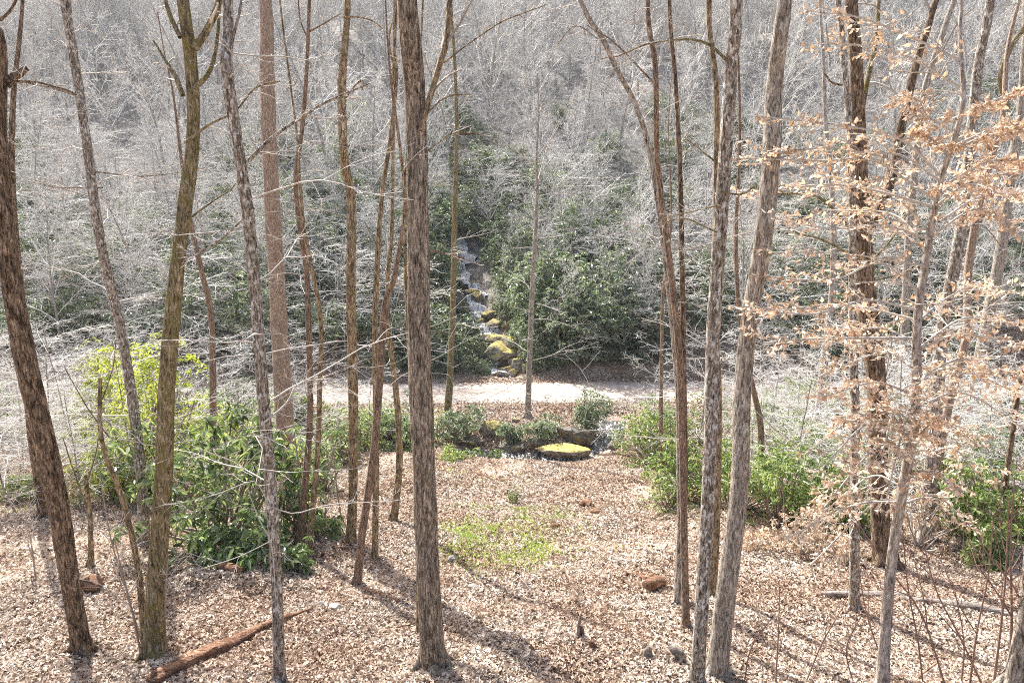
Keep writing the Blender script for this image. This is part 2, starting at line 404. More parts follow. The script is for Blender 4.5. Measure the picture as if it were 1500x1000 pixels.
# ------------------------------------------------------------------ the setting
def build_ground():
    xs = np.unique(np.r_[np.linspace(-170, -34, 50), np.arange(-34, 34.01, .33), np.linspace(34, 170, 50)])
    ys = np.unique(np.r_[np.linspace(-40, 3, 16), np.arange(3, 52, .33), np.arange(52, 90, 1.0), np.linspace(90, 185, 50)])
    X, Y = np.meshgrid(xs, ys); Z = height(X, Y)
    nx, ny = len(xs), len(ys)
    i = np.arange(ny-1)[:, None]*nx; j = np.arange(nx-1)[None]
    Q = np.stack([i+j, i+j+1, i+nx+j+1, i+nx+j], -1).reshape(-1, 4)
    o = link('ground', MB().add(np.stack([X, Y, Z], -1), Q).mesh('ground', M['ground'])); tag(o, None, None, kind='structure')
    # dirt road
    xs = np.arange(-70, 70.1, .4); w = np.linspace(-1, 1, 9)
    half = 1.75+.18*(vnoise(xs*.6, 0, 8)-.5)+.1*(vnoise(xs*2.1, 3, 8)-.5)
    X = xs[:, None]*np.ones(9); Y = road_y(xs)[:, None]+w[None]*half[:, None]
    Z = -10.25+.004*X+.045*(1-w**2)[None]+.006
    i = np.arange(len(xs)-1)[:, None]*9; j = np.arange(8)[None]
    Q = np.stack([i+j, i+9+j, i+9+j+1, i+j+1], -1).reshape(-1, 4)
    o = link('road', MB().add(np.stack([X, Y, Z], -1), Q).mesh('road', M['road'])); tag(o, None, None, kind='structure')
    # creek water
    c = catmull(CREEK, 120); tg = np.gradient(c, axis=0); tg /= np.linalg.norm(tg, axis=1, keepdims=True); nr = np.stack([-tg[:, 1], tg[:, 0]], 1)
    w = np.linspace(-1.15, 1.15, 7)
    XY = c[:, None]+nr[:, None]*w[None, :, None]
    zc = height(c[:, 0], c[:, 1])+.30
    zc = np.minimum.accumulate(zc)
    Z = zc[:, None]+.05*(vnoise(XY[..., 0]*5, XY[..., 1]*5, 12)-.5)
    V = np.concatenate([XY, Z[..., None]], -1); i = np.arange(119)[:, None]*7; j = np.arange(6)[None]
    Q = np.stack([i+j, i+7+j, i+7+j+1, i+j+1], -1).reshape(-1, 4)
    o = link('creek_water', MB().add(V, Q).mesh('creek_water', M['creek'])); tag(o, None, None, kind='structure')
    # cascade: a stepped ribbon of falling water in the ravine
    ys = np.linspace(36.0, 52, 220); st = np.round(ys/1.15)*1.15; yy = ys*.35+st*.65
    xc = ravine_x(ys)+.35*np.sin(ys*1.3)+.2*np.sin(ys*3.1)
    zc = height(ravine_x(yy), yy)+.32; hw = .36+.38*vnoise(ys*1.3, 0, 3)
    w = np.linspace(-1, 1, 9)
    X = xc[:, None]+w*hw[:, None]; Y = ys[:, None]+0*w
    Z = zc[:, None]-.12*w**2+.10*(vnoise(X*4, Y*4, 5)-.5)
    i = np.arange(219)[:, None]*9; j = np.arange(8)[None]
    Q = np.stack([i+j, i+j+1, i+9+j+1, i+9+j], -1).reshape(-1, 4)
    o = link('waterfall_water', MB().add(np.stack([X, Y, Z], -1), Q).mesh('waterfall_water', M['fall'])); tag(o, None, None, kind='structure')
build_ground()

# ------------------------------------------------------------------ leaf litter and grass (uncountable)
def leaf_cards(rng, pos, size, tilt, asp=.6, curl=.25):
    n = len(pos); th = rng.random(n)*6.28
    a = np.stack([np.cos(th), np.sin(th), rng.normal(0, tilt, n)], 1); a /= np.linalg.norm(a, axis=1, keepdims=True)
    nm = np.stack([rng.normal(0, tilt, n), rng.normal(0, tilt, n), np.ones(n)], 1)
    b = np.cross(nm, a); b /= np.linalg.norm(b, axis=1, keepdims=True); nn = np.cross(a, b)
    s = size[:, None]
    cu = (curl*rng.uniform(.2, 1.6, n))[:, None]*s
    V = np.stack([pos-a*s*.5, pos+b*s*asp*.5+nn*cu, pos+a*s*.5, pos-b*s*asp*.5+nn*cu], 1)
    i = np.arange(n)[:, None]*4
    T = np.concatenate([i+[[0, 2, 1]], i+[[0, 3, 2]]], 0)
    return V, T
def litter():
    rng = np.random.default_rng(3); N = 900000
    y = 4.5+(41-4.5)*rng.random(N)**1.35
    x = (rng.random(N)*2-1)*(y*.82+2)
    keep = (np.abs(y-road_y(x)) > 1.75-.5*(rng.random(N) < .5)*rng.random(N)**2*2.2) & (seg_dist(x, y, CREEK) > .8)
    bare = vnoise(x*.45, y*.45, 21)*.6+vnoise(x*1.3, y*1.3, 22)*.4
    keep &= rng.random(N) < sstep(.22, .5, bare)*.8+.2
    keep &= ~((y > 35.6) & (np.abs(x-ravine_x(y)) < 1.0))
    x, y = x[keep], y[keep]
    z = height(x, y)+rng.random(len(x))*.035+.006
    size = (.026+.05*rng.random(len(x))**2)*(1+.035*y)
    V, T = leaf_cards(rng, np.stack([x, y, z], 1), size, .38)
    o = link('leaf_litter', MB().add(V, T=T).mesh('leaf_litter', M['litter'], False)); tag(o, None, None, kind='stuff')
litter()

def grass_patch(spots, name):
    rng = np.random.default_rng(5); mb = MB()
    for (u, v, rx, ry, n, h) in spots:
        c = ground_hit(u, v)
        r = np.abs(rng.normal(0, .3, n))+.55*np.sqrt(rng.random(n)); th = rng.random(n)*6.28
        wob = .75+.9*vnoise(np.cos(th)*2+u, np.sin(th)*2, 4)
        x = c[0]+rx*r*np.cos(th)*wob; y = c[1]+ry*r*np.sin(th)*wob; z = height(x, y)
        keep = rng.random(n) < (.35+.65*sstep(.3, .6, vnoise(x*1.6, y*1.6, 9))); x, y, z, n = x[keep], y[keep], z[keep], int(keep.sum())
        hh = h*rng.uniform(.3, 1.2, n); a = rng.random(n)*6.28
        d = np.stack([np.cos(a), np.sin(a), 0*a], 1); p = np.stack([x, y, z], 1)
        ln = rng.normal(0, .5, (n, 3)); ln[:, 2] = 1; ln /= np.linalg.norm(ln, axis=1, keepdims=True)
        w = .012
        V = np.stack([p-d*w, p+d*w, p+ln*hh[:, None]], 1); i = np.arange(n)[:, None]*3
        mb.add(V, T=i+[[0, 1, 2]])
    o = link(name, mb.mesh(name, M['grass'], False)); tag(o, None, None, kind='stuff')
grass_patch([(722, 790, 1.15, 1.5, 9000, .11), (790, 752, 1.0, 1.0, 3200, .09), (690, 745, .8, .8, 350, .1), (830, 765, .9, .8, 350, .09), (740, 705, 1.2, 1, 260, .09),
             (880, 805, .8, .8, 150, .08), (545, 600, 1.5, 1, 500, .2), (300, 600, 2, 1.2, 500, .2), (640, 690, 1, .8, 260, .12),
             (20, 740, 1.2, .8, 400, .16), (710, 745, .4, .4, 120, .15), (820, 740, 1.5, 1.5, 300, .07)], 'grass')

# ------------------------------------------------------------------ traced trees
def world_line(px, d, seed=0, dy=0.0):
    """(u, v, w) photograph points, bottom first -> points and radii at distance d"""
    pts = []
    for k, q in enumerate(px):
        p = at(q[0], q[1], d+dy*k/max(len(px)-1, 1)); r = q[2]*.5/F*depth_axis(p)
        pts.append([*p, r])
    return np.array(pts)

class Tree: pass
def traced_tree(name, label, px, mat, base=None, top=13.0, twigs=0, crown=10, seed=0, sides=14, cat='tree', flare=1.25,
                limbs=(), twig='twig', group=None, slim=.92, rough=.10, crown_spread=1.0, d=None, offset=0.0, twig_len=.05):
    """px: trunk in the photograph, top first; base: pixel where it meets the ground"""
    rng = np.random.default_rng(1000+seed); px = list(px)[::-1]
    if base is None: base = px[0][:2]
    g = ground_hit(*base) if d is None else None
    d = g[1] if d is None else d
    L = world_line([(q[0], q[1], q[2]*slim) for q in px], d, seed)
    if g is None or True:
        gz = float(height(L[0, 0], d))
    root = np.array([L[0, 0], d, gz])
    # carry the trunk down to the soil and up to its crown
    dirn = L[1, :3]-L[0, :3]; dirn = dirn/np.linalg.norm(dirn)
    lo = []
    if L[0, 2] > gz+.25:
        lo = [[*(L[0, :3]-dirn*(L[0, 2]-gz)), L[0, 3]*1.05]]
        root = np.array([lo[0][0], d, gz])
    if d < 60 and top > L[-1, 2]:
        up = L[-1, :3]-L[-2, :3]; up = up/np.linalg.norm(up); up = up*.6+np.array([0, 0, .4]); up /= np.linalg.norm(up)
        H = top-L[-1, 2]; n = 5; hi = []; p = L[-1, :3].copy()
        for k in range(1, n+1):
            up = up+rng.normal(0, .06, 3); up[2] = abs(up[2])+.05; up /= np.linalg.norm(up)
            p = p+up*H/n; hi.append([*p, max(L[-1, 3]*(1-k/n)**.8, .012)])
        nv = len(L)
        L = np.vstack([L, hi])
    if lo: L = np.vstack([lo, L])
    L[:, 1] += (vnoise(np.arange(len(L))*.7, seed, seed)-.5)*.35*np.clip(np.arange(len(L)), 0, 1)
    total = np.linalg.norm(np.diff(L[:, :3], axis=0), axis=1).sum()
    n = int(np.clip(total/.16, 40, 170))
    S = catmull(L, n); S[:, 3] = np.maximum(S[:, 3], .008)
    hgt = S[:, 2]-root[2]
    S[:, 3] *= 1+(flare-1)*np.exp(-np.clip(hgt, 0, 9)/.22)
    S = np.vstack([S[0]*[1, 1, 1, 1.15]-[0, 0, .45, 0], S])
    P = S[:, :3]-root
    t = thing(name, label, cat, root, group)
    mb = MB(); tube(mb, P, S[:, 3], sides, rough, seed)
    rb = S[2, 3]/flare**.6
    if rb > .045 and P[1, 2] < .1:                         # roots running out into the leaves
        nr_ = 5 if rb > .1 else 4
        for q in range(nr_):
            a_ = q*6.283/nr_+rng.normal(0, .3); rl = rng.uniform(2.4, 4.2)
            e = np.array([[.35*math.cos(a_)*rb, .35*math.sin(a_)*rb, 2.3*rb], [.95*math.cos(a_)*rb, .95*math.sin(a_)*rb, .85*rb], [1.7*math.cos(a_+.1)*rb, 1.7*math.sin(a_+.1)*rb, .2*rb], [rl*math.cos(a_+.2)*rb, rl*math.sin(a_+.2)*rb, -.5*rb]])
            e[:, 2] += float(height(root[0]+e[3, 0], root[1]+e[3, 1])-root[2])*np.array([0, .25, .6, 1]); e = catmull(e, 12)
            tube(mb, e, rb*np.interp(np.linspace(0, 1, 12), [0, .4, 1], [.62, .46, .14]), 8, .15, seed+q)
    link('trunk', mb.mesh('trunk', M[mat]), t)
    T = Tree(); T.t = t; T.root = root; T.P = P; T.R = S[:, 3]; T.d = d; T.rng = rng; T.mat = mat; T.twig = twig
    # crown above the picture, which throws the shadows
    if crown and top > 2:
        z0 = at(750, -30, d)[2]-root[2]
        k0 = np.argmax(P[:, 2] > z0); tt0 = max(.35, k0/len(P)) if k0 else .7
        mb = MB()
        if tt0 < .97:
            P1, R1 = grow(rng, P[None], S[None, :, 3], max(3, int(crown*.75)), tt0, .98, .16*crown_spread, .30*crown_spread, .85, 7, .10, .06, .45, rmin=.01)
            tube(mb, P1, R1, 4)
            P2, R2 = grow(rng, P1, R1, 4, .25, .98, .3, .55, .7, 5, .12, .03, .55, rmin=.006); tube(mb, P2, R2, 3)
            P3, R3 = grow(rng, P2, R2, 3, .2, .98, .3, .6, .7, 4, .12, .02, .6, rmin=.004); tube(mb, P3, R3, 3)
        if twigs:
            kmax = max(.1, min(.95, (k0 if k0 else len(P))/len(P)))
            P1, R1 = grow(rng, P[None], S[None, :, 3], twigs, .14, kmax, twig_len, twig_len*3.2, 1.25, 9, .14, .0, .16, flat=.55, rmin=.0045)
            R1 = np.minimum(R1, .016); tube(mb, P1, R1, 4)
            P2, R2 = grow(rng, P1, R1, 6, .2, .98, .25, .6, .8, 6, .16, .01, .7, flat=.5, rmin=.0035); tube(mb, P2, R2, 3)
            P3, R3 = grow(rng, P2, R2, 3, .2, .95, .3, .6, .8, 4, .16, .01, .8, flat=.4, rmin=.003); tube(mb, P3, R3, 3)
        if mb.n: link('crown', mb.mesh('crown', M[twig]), t)
    for q in limbs: add_limb(T, *q)
    return T

def add_limb(T, px, dy=0.0, twigs=6, mat=None, sides=6, spread=.25, tmat=None):
    px = [(u, v, w*(.72 if w < 8 else .9)) for u, v, w in px]
    """px from the trunk outward"""
    L = world_line(px, T.d, 0, dy); n = max(14, int(np.linalg.norm(np.diff(L[:, :3], axis=0), axis=1).sum()/.12))
    S = catmull(L, min(n, 60)); P = S[:, :3]-T.root; wob = (vnoise(np.arange(len(P))*.35, px[0][0], 7)-.5)*.05
    P[:, 2] += wob*np.linspace(0, 1, len(P)); R = np.maximum(S[:, 3], .004)
    mb = MB(); tube(mb, P, R, sides, .08, int(px[0][0]))
    nq = sum(len(q) for q in mb.Q)
    if twigs:
        P1, R1 = grow(T.rng, P[None], R[None], twigs, .2, .99, spread, spread*1.8, .8, 8, .15, .02, .55, flat=.3, rmin=.004); tube(mb, P1, np.minimum(R1, .02), 4)
        P2, R2 = grow(T.rng, P1, R1, 4, .2, .95, .3, .6, .75, 5, .15, .02, .6, rmin=.003); tube(mb, P2, np.minimum(R2, .01), 3)
    link('branch', two_mats(mb.mesh('branch', M[mat or T.mat]), nq, M[tmat or T.twig]), T.t)
    return P, R

TT = traced_tree
A = TT('oak_tree', 'thick brown tree at the left edge of the photo with a broken limb stub', slim=0.62, px=[(-12, 0, 22), (-2, 60, 26), (4, 200, 34), (24, 370, 41), (50, 530, 45), (83, 700, 44), (104, 850, 40), (121, 955, 38)], mat='dark_oak', seed=1, sides=18, crown=9,
       limbs=[([(8, 125, 16), (22, 112, 14), (40, 100, 10)], .1, 0), ([(0, 118, 6), (60, 122, 5), (112, 138, 3)], -.3, 5), ([(0, 30, 7), (18, 12, 6), (30, -20, 5)], 0, 3)])
B = TT('birch_tree', 'slim speckled tree with a forked top, second trunk from the left edge', [(90, 0, 13), (108, 110, 14), (130, 230, 14), (150, 350, 14), (170, 480, 15), (190, 600, 16), (204, 700, 16), (212, 800, 17)], 'mottled', seed=2, twigs=16, crown=8,
       limbs=[([(118, 160, 9), (108, 90, 8), (101, 0, 7), (96, -60, 6)], .2, 4), ([(110, 138, 7), (60, 125, 5), (0, 118, 3)], -.2, 8), ([(150, 275, 4), (90, 275, 3), (50, 268, 2)], .3, 8), ([(140, 252, 4), (215, 258, 3), (300, 246, 2)], -.3, 8)])
Cc = TT('mossy_tree', 'straight olive brown mossy tree with upswept forks, rising from bare sapling shoots on the left', [(264, 0, 18), (273, 100, 20), (274, 200, 21), (267, 300, 22), (258, 420, 23), (246, 560, 25), (238, 700, 27), (229, 850, 28), (226, 962, 31)], 'olive', seed=3, crown=9, sides=16, flare=1.4,
        limbs=[([(284, 72, 15), (302, 45, 13), (318, 10, 12), (325, -40, 10)], .2, 4), ([(280, 135, 9), (306, 105, 8), (318, 60, 7), (322, 0, 6)], .4, 5), ([(272, 208, 6), (310, 180, 5), (345, 162, 4), (375, 128, 4), (410, 118, 3)], -.3, 6),
               ([(268, 140, 8), (256, 110, 8), (240, 85, 6), (225, 62, 4)], .3, 5), ([(262, 340, 5), (290, 310, 4), (330, 282, 3), (345, 268, 2)], -.4, 4), ([(264, 55, 8), (250, 25, 8), (238, -10, 6)], .2, 3)])
D = TT('mottled_tree', 'grey mottled tree with white lichen spots, just left of the reddish trunk', slim=0.86, px=[(331, 0, 17), (338, 100, 19), (350, 220, 19), (361, 320, 20), (370, 450, 20), (378, 560, 20), (388, 680, 20), (400, 830, 19), (410, 1000, 19)], mat='mottled', seed=4, twigs=12, crown=8, sides=14,
       limbs=[([(362, 238, 8), (395, 205, 7), (440, 172, 6), (485, 148, 5), (545, 122, 3)], .2, 7), ([(372, 305, 5), (330, 345, 4), (290, 372, 4), (262, 380, 2)], .6, 6), ([(340, 60, 7), (352, 10, 6), (358, -40, 5)], .2, 3), ([(385, 620, 4), (420, 590, 4), (440, 560, 3), (495, 555, 2)], .6, 5, 'twig')])
E = TT('reddish_tree', 'straight pale reddish trunk rising behind the rhododendron left of centre', slim=0.86, px=[(386, 0, 22), (392, 120, 24), (400, 260, 25), (406, 420, 27), (412, 530, 28), (418, 620, 30), (424, 740, 31)], mat='poplar', base=(424, 745), seed=5, crown=9, sides=16)
Fh = TT('slender_tree', 'thin crooked greyish tree just right of the reddish trunk, leaning right at its foot', slim=0.7, px=[(455, 0, 7), (450, 90, 8), (440, 180, 9), (435, 260, 10), (438, 330, 10), (446, 400, 11), (453, 480, 12), (455, 600, 13), (448, 700, 14), (438, 800, 16)], mat='red', seed=6, crown=6, twigs=6, sides=10,
        limbs=[([(450, 48, 4), (475, 35, 3), (500, 20, 2)], 0, 4), ([(452, 60, 4), (440, 30, 3), (436, -10, 3)], .2, 3)])
F2 = TT('slender_tree', 'thin snaking mossy sapling trunk twined beside the crooked greyish tree', slim=0.8, px=[(439, 200, 4), (441, 260, 6), (449, 340, 7), (460, 400, 8), (470, 470, 8), (467, 560, 9), (465, 660, 10), (457, 760, 11), (453, 812, 12)], mat='tan', seed=7, crown=0, sides=10)
G = TT('crooked_tree', 'brown tree with a kink halfway up, left of the crossing pair', [(507, 0, 10), (503, 120, 13), (504, 230, 14), (513, 300, 15), (516, 430, 15), (516, 560, 16), (516, 700, 15), (514, 795, 15)], 'tan', seed=8, crown=7, twigs=5, sides=12,
       limbs=[([(503, 150, 5), (520, 125, 4), (532, 118, 5), (530, 132, 3)], 0, 2), ([(503, 25, 4), (540, 28, 3), (570, 50, 2)], 0, 4)])
Hh = TT('slender_tree', 'mossy tan trunk crossed by the leaning red brown trunk', slim=0.7, px=[(580, 40, 6), (577, 90, 8), (580, 105, 8), (572, 200, 9), (560, 290, 10), (553, 400, 12), (550, 500, 12), (552, 640, 13), (549, 820, 13)], mat='tan', seed=9, crown=6, twigs=6, sides=10,
        limbs=[([(577, 100, 5), (570, 60, 4), (578, 15, 3)], 0, 3)])
I = TT('leaning_tree', 'thin red brown trunk leaning right across the mossy tan one', slim=0.85, px=[(592, 300, 6), (588, 350, 8), (575, 415, 9), (561, 450, 10), (554, 560, 13), (546, 670, 14), (530, 780, 13), (523, 857, 13)], mat='red', seed=10, crown=5, top=4, twigs=3, sides=10)
J = TT('slender_tree', 'bent mossy trunk with a curved foot just left of the thick central trunk', slim=0.68, px=[(574, 340, 9), (569, 400, 10), (568, 470, 11), (578, 560, 13), (584, 640, 14), (583, 700, 15), (576, 764, 17)], mat='tan', seed=11, crown=6, top=8, sides=10, twigs=4)
K = TT('oak_tree', 'tallest thick trunk left of the centre with flaking pale bark and a mossy foot', [(598, 0, 33), (606, 150, 34), (611, 320, 35), (615, 480, 36), (620, 620, 35), (626, 760, 36), (632, 900, 37), (635, 978, 40)], 'oak', seed=12, sides=22, crown=11, flare=1.35,
       limbs=[([(617, 192, 9), (628, 150, 9), (641, 105, 10), (654, 60, 10), (659, 0, 9), (662, -60, 8)], .3, 5, 'tan'), ([(650, 92, 4), (690, 62, 3), (730, 35, 3), (800, 10, 2)], .2, 4, 'tan'), ([(622, 170, 4), (650, 145, 4), (690, 138, 2)], .3, 4, 'tan'), ([(625, 222, 4), (665, 195, 3), (710, 198, 2)], .3, 5, 'tan'),
               ([(625, 366, 4), (665, 374, 4), (700, 388, 2)], .3, 4, 'red')])
K2 = TT('slender_tree', 'pole thin brown trunk standing close behind the thick central trunk', [(594, 380, 5), (597, 480, 6), (602, 600, 7), (608, 700, 7), (613, 830, 8), (614, 928, 9)], 'tan', seed=13, crown=4, top=3, sides=8)
Lm = TT('slender_tree', 'thin mossy trunk at the near edge of the road, left of the waterfall', [(669, 190, 6), (666, 300, 8), (664, 420, 9), (660, 530, 10), (655, 618, 13)], 'olive', seed=14, crown=6, top=14, twigs=10, sides=10)
Mm = TT('slender_tree', 'pale thin tree at the near edge of the road in front of the waterfall', [(787, 280, 5), (784, 350, 7), (780, 420, 8), (776, 520, 9), (773, 612, 10)], 'grey', seed=15, crown=10, top=4, twigs=22, sides=10, twig_len=.08)
N = TT('leaning_tree', 'bare leaning stem arching up to the left from the twin trunks', [(846, 0, 7), (880, 60, 8), (905, 110, 8), (930, 150, 8), (950, 210, 9), (965, 300, 10), (978, 400, 11), (990, 500, 12), (998, 600, 12), (1000, 760, 13), (994, 885, 15)], 'grey', seed=16, crown=6, twigs=6, sides=10,
       limbs=[([(880, 60, 3), (840, 40, 3), (800, 95, 2)], .3, 4)])
O = TT('brown_tree', 'slim brown front trunk of the close pair by the right bank shrubs', slim=0.62, px=[(948, 0, 11), (956, 100, 12), (965, 230, 13), (977, 330, 15), (989, 430, 16), (997, 540, 17), (1003, 680, 17), (1006, 800, 17), (1005, 920, 18)], mat='red', seed=17, crown=7, sides=12, twigs=4,
       limbs=[([(958, 122, 4), (900, 62, 3), (860, 35, 2)], .3, 4), ([(955, 62, 4), (920, 75, 3), (880, 90, 2)], -.2, 5)])
O2 = TT('brown_tree', 'darker back trunk of the close pair, half hidden by the slim brown one', slim=0.65, px=[(982, 0, 9), (990, 120, 10), (996, 260, 11), (999, 400, 12), (999, 560, 13), (1000, 700, 13), (998, 880, 14)], mat='dark_oak', seed=18, crown=6, sides=10, twigs=3)
P_ = TT('grey_tree', 'straight grey brown trunk right of centre, in front of the twin trunks', slim=0.88, px=[(1075, 0, 20), (1072, 100, 21), (1064, 250, 22), (1055, 380, 23), (1047, 500, 23), (1040, 620, 23), (1030, 760, 22), (1022, 900, 22), (1020, 1004, 23)], mat='mottled', seed=19, crown=9, sides=16,
        limbs=[([(1064, 88, 7), (1040, 66, 6), (1010, 57, 5), (960, 62, 3), (920, 75, 2)], .2, 5, 'olive'), ([(1058, 282, 5), (1085, 284, 4), (1108, 275, 4)], -.2, 3, 'olive'), ([(1048, 395, 4), (1020, 385, 3), (985, 350, 2)], .2, 5), ([(1052, 240, 4), (1020, 215, 3), (1000, 205, 2)], .2, 5, 'olive'), ([(1058, 300, 4), (1010, 310, 3), (970, 322, 2)], .4, 5, 'olive'), ([(1050, 340, 4), (1005, 322, 3), (960, 330, 2)], .5, 5, 'olive')])
P2 = TT('mossy_tree', 'mossy trunk hidden partly behind the straight grey brown trunk right of centre', [(1041, 0, 8), (1046, 130, 9), (1048, 300, 10), (1046, 450, 13), (1054, 560, 14), (1054, 660, 15), (1050, 760, 15), (1043, 872, 16)], 'tan', seed=20, crown=6, sides=10, twigs=4)
Qq = TT('oak_tree', 'thick pale brown trunk with a swept foot, right of the straight grey brown trunk', slim=0.84, px=[(1150, 0, 25), (1143, 120, 28), (1131, 250, 30), (1118, 380, 30), (1104, 470, 29), (1095, 580, 30), (1082, 720, 32), (1060, 870, 33), (1050, 988, 32)], mat='grey', seed=21, crown=10, sides=20, flare=1.45)
Q2 = TT('slender_tree', 'thin wavy trunk in the green shrubs behind the thick pale brown trunk', [(1078, 330, 6), (1084, 450, 7), (1100, 545, 8), (1116, 620, 10), (1119, 680, 11), (1126, 740, 12)], 'red', seed=22, crown=5, top=6, sides=8)
Z_ = TT('slender_tree', 'pole thin trunk standing in the green shrubs left of the twin trunks', [(972, 430, 5), (970, 520, 6), (969, 600, 7), (968, 690, 8)], 'red', seed=23, crown=4, top=3, sides=8, twigs=4)
R_ = TT('dark_tree', 'thick dark brown trunk behind the dry leaved beech, forking high', [(1240, 0, 18), (1247, 100, 20), (1255, 240, 24), (1262, 380, 28), (1268, 450, 30), (1279, 560, 28), (1288, 660, 27), (1294, 770, 29), (1296, 830, 31)], 'dark_oak', seed=24, crown=9, sides=18,
        limbs=[([(1268, 345, 17), (1288, 305, 17), (1302, 270, 17), (1316, 205, 15), (1328, 150, 13), (1346, 80, 12), (1365, 20, 10), (1380, -30, 9)], .5, 6, 'dark_oak', 10), ([(1252, 348, 6), (1225, 310, 6), (1192, 286, 6), (1140, 282, 4)], -.4, 5, 'olive'), ([(1254, 382, 5), (1220, 358, 5), (1160, 338, 3)], -.5, 5, 'olive'), ([(1270, 390, 5), (1310, 345, 4), (1340, 295, 3)], .3, 5, 'olive'),
                ([(1256, 215, 7), (1268, 130, 8), (1283, 60, 8), (1287, 0, 7)], .6, 4, 'olive'), ([(1242, 125, 4), (1220, 122, 4), (1208, 110, 3)], -.1, 2), ([(1275, 412, 4), (1320, 400, 4), (1370, 378, 2)], .3, 5, 'olive')])
R2 = TT('pale_tree', 'straight pale spotted trunk among the dry leaves, left of the dark forking trunk', [(1252, 470, 12), (1250, 600, 14), (1250, 720, 14), (1251, 895, 16)], 'mottled', seed=25, crown=6, top=8, sides=12)
T_ = TT('mottled_tree', 'mossy mottled leaning trunk toward the right edge behind the dry leaves', [(1452, 0, 13), (1438, 90, 14), (1428, 170, 15), (1415, 270, 17), (1396, 380, 18), (1382, 480, 18), (1370, 590, 19), (1362, 690, 20), (1352, 790, 21)], 'mottled', seed=26, crown=7, sides=14, twigs=5,
        limbs=[([(1400, 340, 4), (1440, 330, 3), (1480, 380, 2)], .3, 5)])
T2 = TT('slender_tree', 'thin reddish trunk beside the mossy leaning one at the right', [(1448, 260, 9), (1436, 320, 11), (1424, 400, 12), (1408, 490, 12), (1390, 590, 12), (1376, 700, 12), (1370, 780, 13)], 'poplar', seed=27, crown=5, top=6, sides=10,
        limbs=[([(1436, 325, 6), (1458, 290, 6), (1478, 262, 5), (1500, 250, 4)], .3, 3)])
U_ = TT('pale_tree', 'pale trunk near the right edge with its foot by the road', [(1500, 60, 13), (1492, 170, 14), (1478, 260, 15), (1465, 360, 16), (1450, 460, 17), (1436, 540, 18), (1422, 612, 20)], 'grey', seed=28, crown=7, sides=12, twigs=5,
        limbs=[([(1476, 160, 9), (1466, 115, 9), (1480, 70, 9), (1502, 40, 8), (1520, 0, 7)], -.4, 4, 'olive')])
V_ = TT('slender_tree', 'thin dark leaning sapling trunk in the green shrubs at the right edge', [(1520, 470, 5), (1500, 555, 7), (1486, 640, 8), (1472, 720, 9), (1456, 800, 10)], 'dark_oak', seed=29, crown=4, top=2, sides=8, twigs=4)
Y_ = TT('pale_tree', 'pale trunk standing in the green shrubs between the road and the dry leaves', [(1222, 420, 10), (1212, 500, 11), (1203, 580, 13), (1194, 668, 14)], 'beech', seed=30, crown=6, top=10, sides=10, twigs=4)
BB = TT('slender_tree', 'thin reddish trunk rising behind the glossy rhododendron on the left', [(276, 290, 6), (284, 340, 7), (295, 400, 8), (305, 460, 9), (312, 550, 10), (315, 640, 11), (320, 725, 12)], 'red', seed=31, crown=5, top=4, sides=10, twigs=4)
CC = TT('dark_tree', 'dark trunk standing in the brush behind the leaning tree at the left edge', [(30, 430, 12), (42, 540, 13), (54, 640, 15), (66, 755, 17)], 'dark_oak', seed=32, crown=5, top=8, sides=10, twigs=4)
W_ = TT('slender_tree', 'upright dark limbed trunk at the top right behind the dry leaves', [(1400, -10, 8), (1376, 60, 9), (1352, 140, 10), (1340, 240, 11), (1332, 360, 12), (1326, 480, 13), (1322, 590, 14)], 'grey', seed=33, crown=5, sides=10, base=(1322, 600))
X_ = TT('grey_tree', 'ash grey trunk cut off by the bottom right corner of the photo', [(1505, 780, 26), (1498, 880, 28), (1484, 1010, 30)], 'grey', seed=34, crown=0, top=-5.6, sides=14)
DD = TT('slender_tree', 'bare thin stem rising from the foot of the olive mossy tree', [(144, 555, 6), (160, 640, 7), (178, 730, 8), (197, 830, 10), (214, 955, 12)], 'tan', seed=35, crown=0, top=-5, sides=8,
        limbs=[([(160, 640, 4), (130, 600, 3), (95, 540, 2)], .2, 5, 'tan'), ([(150, 585, 3), (165, 540, 2), (170, 500, 2)], .2, 5, 'tan')])
SH = TT('slender_tree', 'short stubby sapling trunk on the leaf covered slope right of the leaning left tree', [(122, 700, 6), (128, 760, 7), (133, 830, 9)], 'tan', seed=36, crown=0, top=-5.5, sides=8, twigs=0,
        limbs=[([(126, 740, 4), (108, 690, 3), (92, 640, 2)], .2, 5), ([(124, 715, 4), (140, 665, 3), (148, 610, 2)], .2, 5)])

# dry leaved beech: trunk > branch > foliage
def beech_leaves(rng, P, n_per, size):
    """dry leaves hanging along twig polylines"""
    n, Kk, _ = P.shape; t = rng.random((n, n_per))*.85+.15; f = t*(Kk-1)*.999; i = f.astype(int); fr = (f-i)[..., None]; ar = np.arange(n)[:, None]
    pos = (P[ar, i]*(1-fr)+P[ar, i+1]*fr).reshape(-1, 3); N = len(pos)
    tg = (P[ar, i+1]-P[ar, i]).reshape(-1, 3); tg /= np.maximum(np.linalg.norm(tg, axis=1, keepdims=True), 1e-9)
    a = tg*.5+rng.normal(0, .55, (N, 3)); a[:, 2] -= .25; a /= np.linalg.norm(a, axis=1, keepdims=True)
    b = np.cross(a, rng.normal(0, .6, (N, 3))+[0, 0, 1]); b /= np.maximum(np.linalg.norm(b, axis=1, keepdims=True), 1e-9); nn = np.cross(a, b)
    return leaf6(pos, a, b, nn, size*rng.uniform(.6, 1.25, N), .5, rng.uniform(-.1, .45, N), rng.uniform(.0, .4, N))
